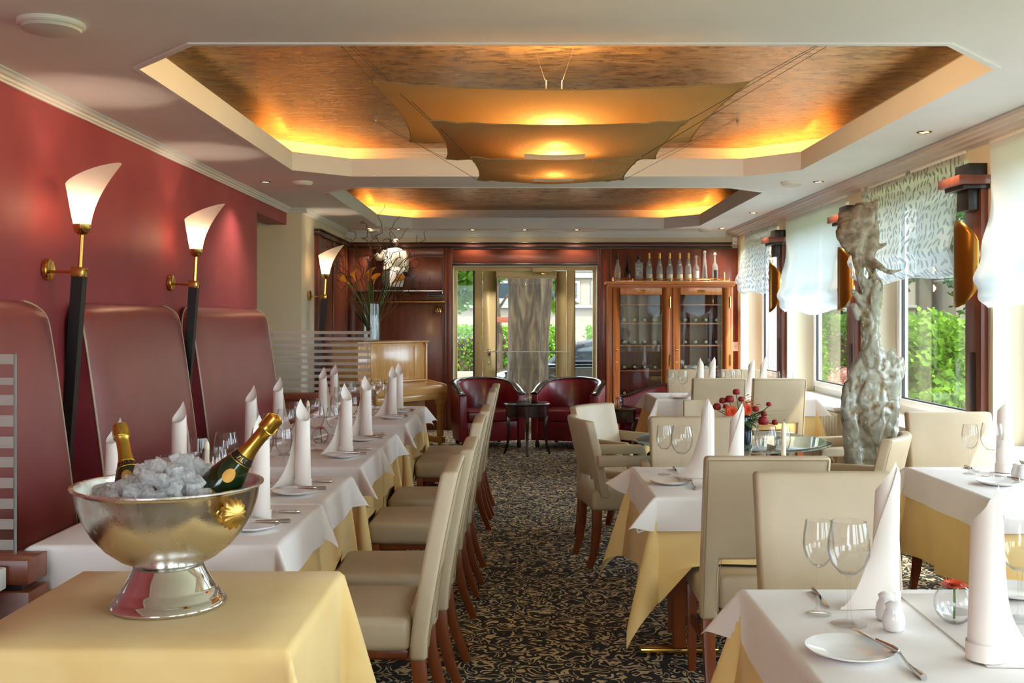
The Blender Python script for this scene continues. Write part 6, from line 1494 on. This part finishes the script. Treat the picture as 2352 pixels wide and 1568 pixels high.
def bush(x, y, z0, h, rx, ry, label, matn, n=5000, size=0.09, seed=1, cat='bush', shape='ball', nm='bush', trunk=True):
    t = thing(nm, label, cat, (x, y, z0))
    f_ = obj('foliage', leaves('foliage', n, (rx, ry, h/2), size, seed, shape), matn, t, (0, 0, h/2+0.02)); f_['kind'] = 'stuff'
    st = B(); r = random.Random(seed)
    for k in range(6): a = r.uniform(0, 6.28); st.tube([(0.05*math.cos(a), 0.05*math.sin(a), 0), (rx*0.3*math.cos(a), ry*0.3*math.sin(a), h*0.4), (rx*0.6*math.cos(a), ry*0.6*math.sin(a), h*0.75)], [0.03, 0.02, 0.008], 6)
    obj('branches', st.mesh('branches'), 'bark', t)
    if shape == 'box': obj('inner_core', B().box(-rx*0.7, rx*0.7, -ry*0.7, ry*0.7, 0, h*0.8).mesh('inner_core'), 'bark', t)
    return t
GZ_ = -0.15
o = struct('ground_lawn', B().box(3.25, 60, -30, 12.6, GZ_-0.1, GZ_).box(5.0, 60, 12.6, 70, GZ_-0.1, GZ_), 'lawn', smooth=0)
o = struct('ground_street', B().box(-40, 5.0, YB+0.3, 90, -0.5, -0.42), 'street', smooth=0)
struct('ground_added_paving', B().box(3.25, 4.6, -12, 8.0, GZ_, GZ_+0.02), 'street', smooth=0)  # paving added to cut the lawn's green bounce onto the ceiling
o = struct('ground_apron', B().box(-4.0, 3.3, -12, YR-0.3, -0.1, -0.02), 'street', smooth=0)
# garden seen through the right windows
bush(4.45, 10.9, GZ_, 1.62, 0.75, 1.0, 'bright green leafy shrub outside the window behind the sculpture', 'foliage_fresh', 9000, 0.10, 2)
bush(6.1, 11.9, GZ_, 1.35, 0.8, 0.9, 'second green shrub outside the window right of the sculpture', 'foliage_mid', 7000, 0.10, 3)
bush(3.9, 9.1, GZ_, 1.0, 0.45, 0.6, 'low flowering shrub below the window behind the sculpture', 'foliage_fresh', 4000, 0.08, 4)
bush(9.2, 18.5, GZ_, 1.9, 1.6, 1.4, 'rounded olive green bush on the lawn', 'foliage_olive', 9000, 0.08, 5)
bush(5.75, 17.6, GZ_, 1.65, 1.2, 0.6, 'clipped green hedge outside the second window', 'foliage_mid', 12000, 0.07, 6, 'hedge', 'box', 'hedge')
bush(4.75, 13.9, GZ_, 0.95, 0.7, 0.6, 'pinkish shrub below the second window', 'foliage_pink', 5000, 0.06, 7)
bush(4.2, 15.9, GZ_, 1.75, 0.6, 0.7, 'light green shrub outside the far corner window', 'foliage_fresh', 7000, 0.09, 8)
bush(3.9, 6.6, GZ_, 1.05, 0.5, 0.8, 'green shrub outside the window at the right edge', 'foliage_mid', 4000, 0.09, 9)
def tree(x, y, z0, h, tr_h, rx, label, matn, n, seed, lean=0.0, tr_r=0.16, size=0.22):
    t = thing('tree', label, 'tree', (x, y, z0))
    obj('trunk', B().tube([(0, 0, 0), (lean*0.4, 0, tr_h*0.5), (lean, 0, tr_h), (lean*1.2, 0, h*0.85)], [tr_r*1.2, tr_r, tr_r*0.8, tr_r*0.2], 14).mesh('trunk', smooth=60), 'bark', t)
    f_ = obj('crown', leaves('crown', n, (rx, rx, (h-tr_h)/2*1.1), size, seed), matn, t, (lean, 0, (h+tr_h)/2)); f_['kind'] = 'stuff'
tree(13.5, 27, GZ_, 6.5, 1.6, 2.6, 'broad dark tree beyond the lawn outside the right windows', 'foliage_dark', 9000, 12)
tree(19, 30, GZ_, 7.5, 1.8, 3.2, 'tall green tree beyond the lawn, far right', 'foliage_mid', 9000, 13)
tree(9.2, 30, GZ_, 5.5, 1.2, 2.2, 'dark conifer-like tree behind the clipped hedge', 'foliage_dark', 7000, 14)
t = thing('garden_wall', 'low pale wall at the end of the lawn', 'wall', (16, 24.5, GZ_)); part('wall_body', B().box(-6, 10, -0.1, 0.1, 0, 1.5), 'stucco', t, 0.01); part('coping', B().box(-6.05, 10.05, -0.15, 0.15, 1.5, 1.6), 'siding', t, 0.01)
t = thing('neighbour_house', 'white neighbouring house beyond the garden', 'building', (22, 38, GZ_))
part('wall_body', B().box(-7, 7, -3, 3, 0, 6), 'stucco', t, 0)
part('roof', B().prism([(-3.4, 6), (0, 8.5), (3.4, 6)], -7.3, 7.3, 'x'), 'counter_wood', t, 0)
for k in range(4): wd = part('window', B().box(-5.6+k*3, -4.4+k*3, -3.06, -3.0, 1.2, 2.6), 'siding', t, 0.01); obj('pane', B().box(-5.5+k*3, -4.5+k*3, -3.07, -3.061, 1.3, 2.5).mesh('pane'), 'dark_glass', wd)
# street seen through the glass door
t = thing('street_tree_trunk', 'massive rough tree trunk standing outside the glass door', 'tree', (0.18, 16.2, -0.42))
def trunk(u, v):
    a = 2*PI*u; z = v*6.0; r = 0.315+0.12*math.exp(-z/0.35)+0.05*max(0, z-1.5)*0.6
    r *= 1+0.05*math.sin(a*5+z*1.2)+0.03*math.sin(a*9-z*0.8)
    return (r*math.cos(a)-0.06+0.035*z, r*math.sin(a), z)
obj('trunk', B().grid(trunk, 48, 40, True).mesh('trunk', smooth=60), 'bark', t)
for (bx, bz) in ((-2.6, 4.6), (2.2, 4.8), (-0.5, 6.5)): obj('branch', B().tube([(0.1, 0, 3.4), (bx*0.5, 0.2, (3.4+bz)/2+0.3), (bx, 0.3, bz)], [0.16, 0.1, 0.03], 8).mesh('branch'), 'bark', t)
f_ = obj('crown', leaves('crown', 26000, (6.0, 5.0, 1.8), 0.42, 31), 'foliage_mid', t, (0, 0.5, 6.6)); f_['kind'] = 'stuff'
f_ = obj('hanging_leaves', leaves('hanging_leaves', 700, (0.33, 0.5, 0.55), 0.17, 32), 'foliage_fresh', t, (-1.18, 0.4, 2.55)); f_['kind'] = 'stuff'
f_ = obj('hanging_leaves', leaves('hanging_leaves', 120, (0.16, 0.3, 0.32), 0.16, 33), 'foliage_fresh', t, (0.52, 0.4, 2.25)); f_['kind'] = 'stuff'
t = thing('young_tree', 'young street tree tied to a wooden stake frame', 'tree', (-0.47, 25.5, -0.42))
obj('trunk', B().tube([(0, 0, 0), (0.02, 0, 1.5), (-0.04, 0, 2.4), (0.1, 0, 3.6)], [0.11, 0.09, 0.06, 0.02], 10).mesh('trunk'), 'bark', t)
for e in ((-0.5, 3.2), (0.5, 3.3), (-0.3, 3.9)): obj('branch', B().tube([(0, 0, 2.1), (e[0]*0.5, 0, 2.5), (e[0], 0, e[1])], [0.04, 0.03, 0.01], 6).mesh('branch'), 'bark', t)
f_ = obj('crown', leaves('crown', 700, (0.9, 0.8, 0.7), 0.2, 41), 'foliage_fresh', t, (0, 0, 3.5)); f_['kind'] = 'stuff'
t = thing('tree_stake', 'wooden stake frame supporting the young street tree', 'stake', (-0.17, 25.3, -0.42))
part('post', B().tube([(0, 0, 0), (0, 0, 1.95)], 0.06, 8), 'counter_wood', t, 0); part('post', B().tube([(-0.62, 0, 0), (-0.62, 0, 1.95)], 0.06, 8), 'counter_wood', t, 0); part('crossbar', B().box(-0.7, 0.08, -0.03, 0.03, 1.78, 1.92), 'counter_wood', t, 0.01)
bush(-1.6, 29.5, -0.42, 1.62, 3.2, 0.6, 'light green hedge across the street, left part', 'foliage_fresh', 14000, 0.11, 51, 'hedge', 'box', 'hedge')
bush(4.0, 29.5, -0.42, 1.62, 2.0, 0.6, 'light green hedge across the street, right of the trunk', 'foliage_fresh', 9000, 0.11, 52, 'hedge', 'box', 'hedge')
t = thing('kerb_wall', 'low sandy kerb wall below the hedge across the street', 'wall', (0, 28.6, -0.42)); part('wall_body', B().box(-9, 9, -0.12, 0.12, 0, 0.4), 'stucco', t, 0.02)
t = thing('street_building', 'white building with a window band across the street', 'building', (0, 36, -0.42))
part('wall_body', B().box(-14, 14, 0, 6, 0, 9), 'stucco', t, 0)
for k in range(6):
    wd = part('window', B().box(-6.6+k*2.3, -4.7+k*2.3, -0.06, 0.0, 2.35, 3.2), 'siding', t, 0.01); obj('pane', B().box(-6.5+k*2.3, -4.8+k*2.3, -0.07, -0.061, 2.6, 3.12).mesh('pane'), 'dark_glass', wd)
for k in range(14): part('cladding_board', B().box(-14, 14, -0.10-0.02*(k % 2), -0.001, 3.3+k*0.22, 3.5+k*0.22), 'siding', t, 0.01)
part('sill_band', B().box(-14, 14, -0.16, -0.001, 2.25, 2.35), 'siding', t, 0.01)
# black convertible
t = thing('parked_car', 'black convertible car parked outside the glass door', 'car', (1.55, 22.5, -0.42))
side_p = [(-2.1, 0.28), (-2.12, 0.55), (-2.0, 0.72), (-1.5, 0.84), (-0.85, 0.92), (1.4, 0.95), (2.0, 0.9), (2.12, 0.6), (2.08, 0.28)]
part('body', B().prism(side_p, -0.85, 0.85, 'y'), 'car_paint', t, 0.10, seg=4)
top = [(-0.9, 0.9), (-0.35, 1.32), (0.15, 1.42), (0.85, 1.36), (1.5, 0.93)]
part('soft_top', B().prism(top, -0.70, 0.70, 'y'), 'car_roof', t, 0.08, seg=3)
win = [(-0.62, 0.95), (-0.28, 1.24), (0.15, 1.31), (0.62, 1.27), (1.05, 0.95)]
part('side_window', B().prism(win, -0.735, -0.70, 'y'), 'car_glass' if 'car_glass' in M else 'dark_glass', t, 0.01)
part('trim_line', B().box(-1.9, 2.0, -0.865, -0.85, 0.52, 0.55), 'steel', t, 0.003)
for x in (-1.35, 1.35):
    wh = part('wheel', B().lathe([(0, -0.1), (0.24, -0.1), (0.31, -0.08), (0.31, 0.08), (0.24, 0.1), (0, 0.1)], 28).xf(Matrix.Translation((x, -0.76, 0.31)) @ Matrix.Rotation(PI/2, 4, 'X')), 'tyre', t, 0)
    obj('hubcap', B().lathe([(0, 0.11), (0.18, 0.108), (0.2, 0.1)], 20).xf(Matrix.Translation((x, -0.77, 0.31)) @ Matrix.Rotation(PI/2, 4, 'X')).mesh('hubcap'), 'steel', wh)
    wh2 = part('wheel', B().lathe([(0, -0.1), (0.24, -0.1), (0.31, -0.08), (0.31, 0.08), (0.24, 0.1), (0, 0.1)], 28).xf(Matrix.Translation((x, 0.76, 0.31)) @ Matrix.Rotation(PI/2, 4, 'X')), 'tyre', t, 0)
part('headlight', B().sphere((-1.86, -0.80, 0.66), 0.11, 14, 8, sx=1.4, sy=0.5, sz=0.7), 'porcelain', t, 0)
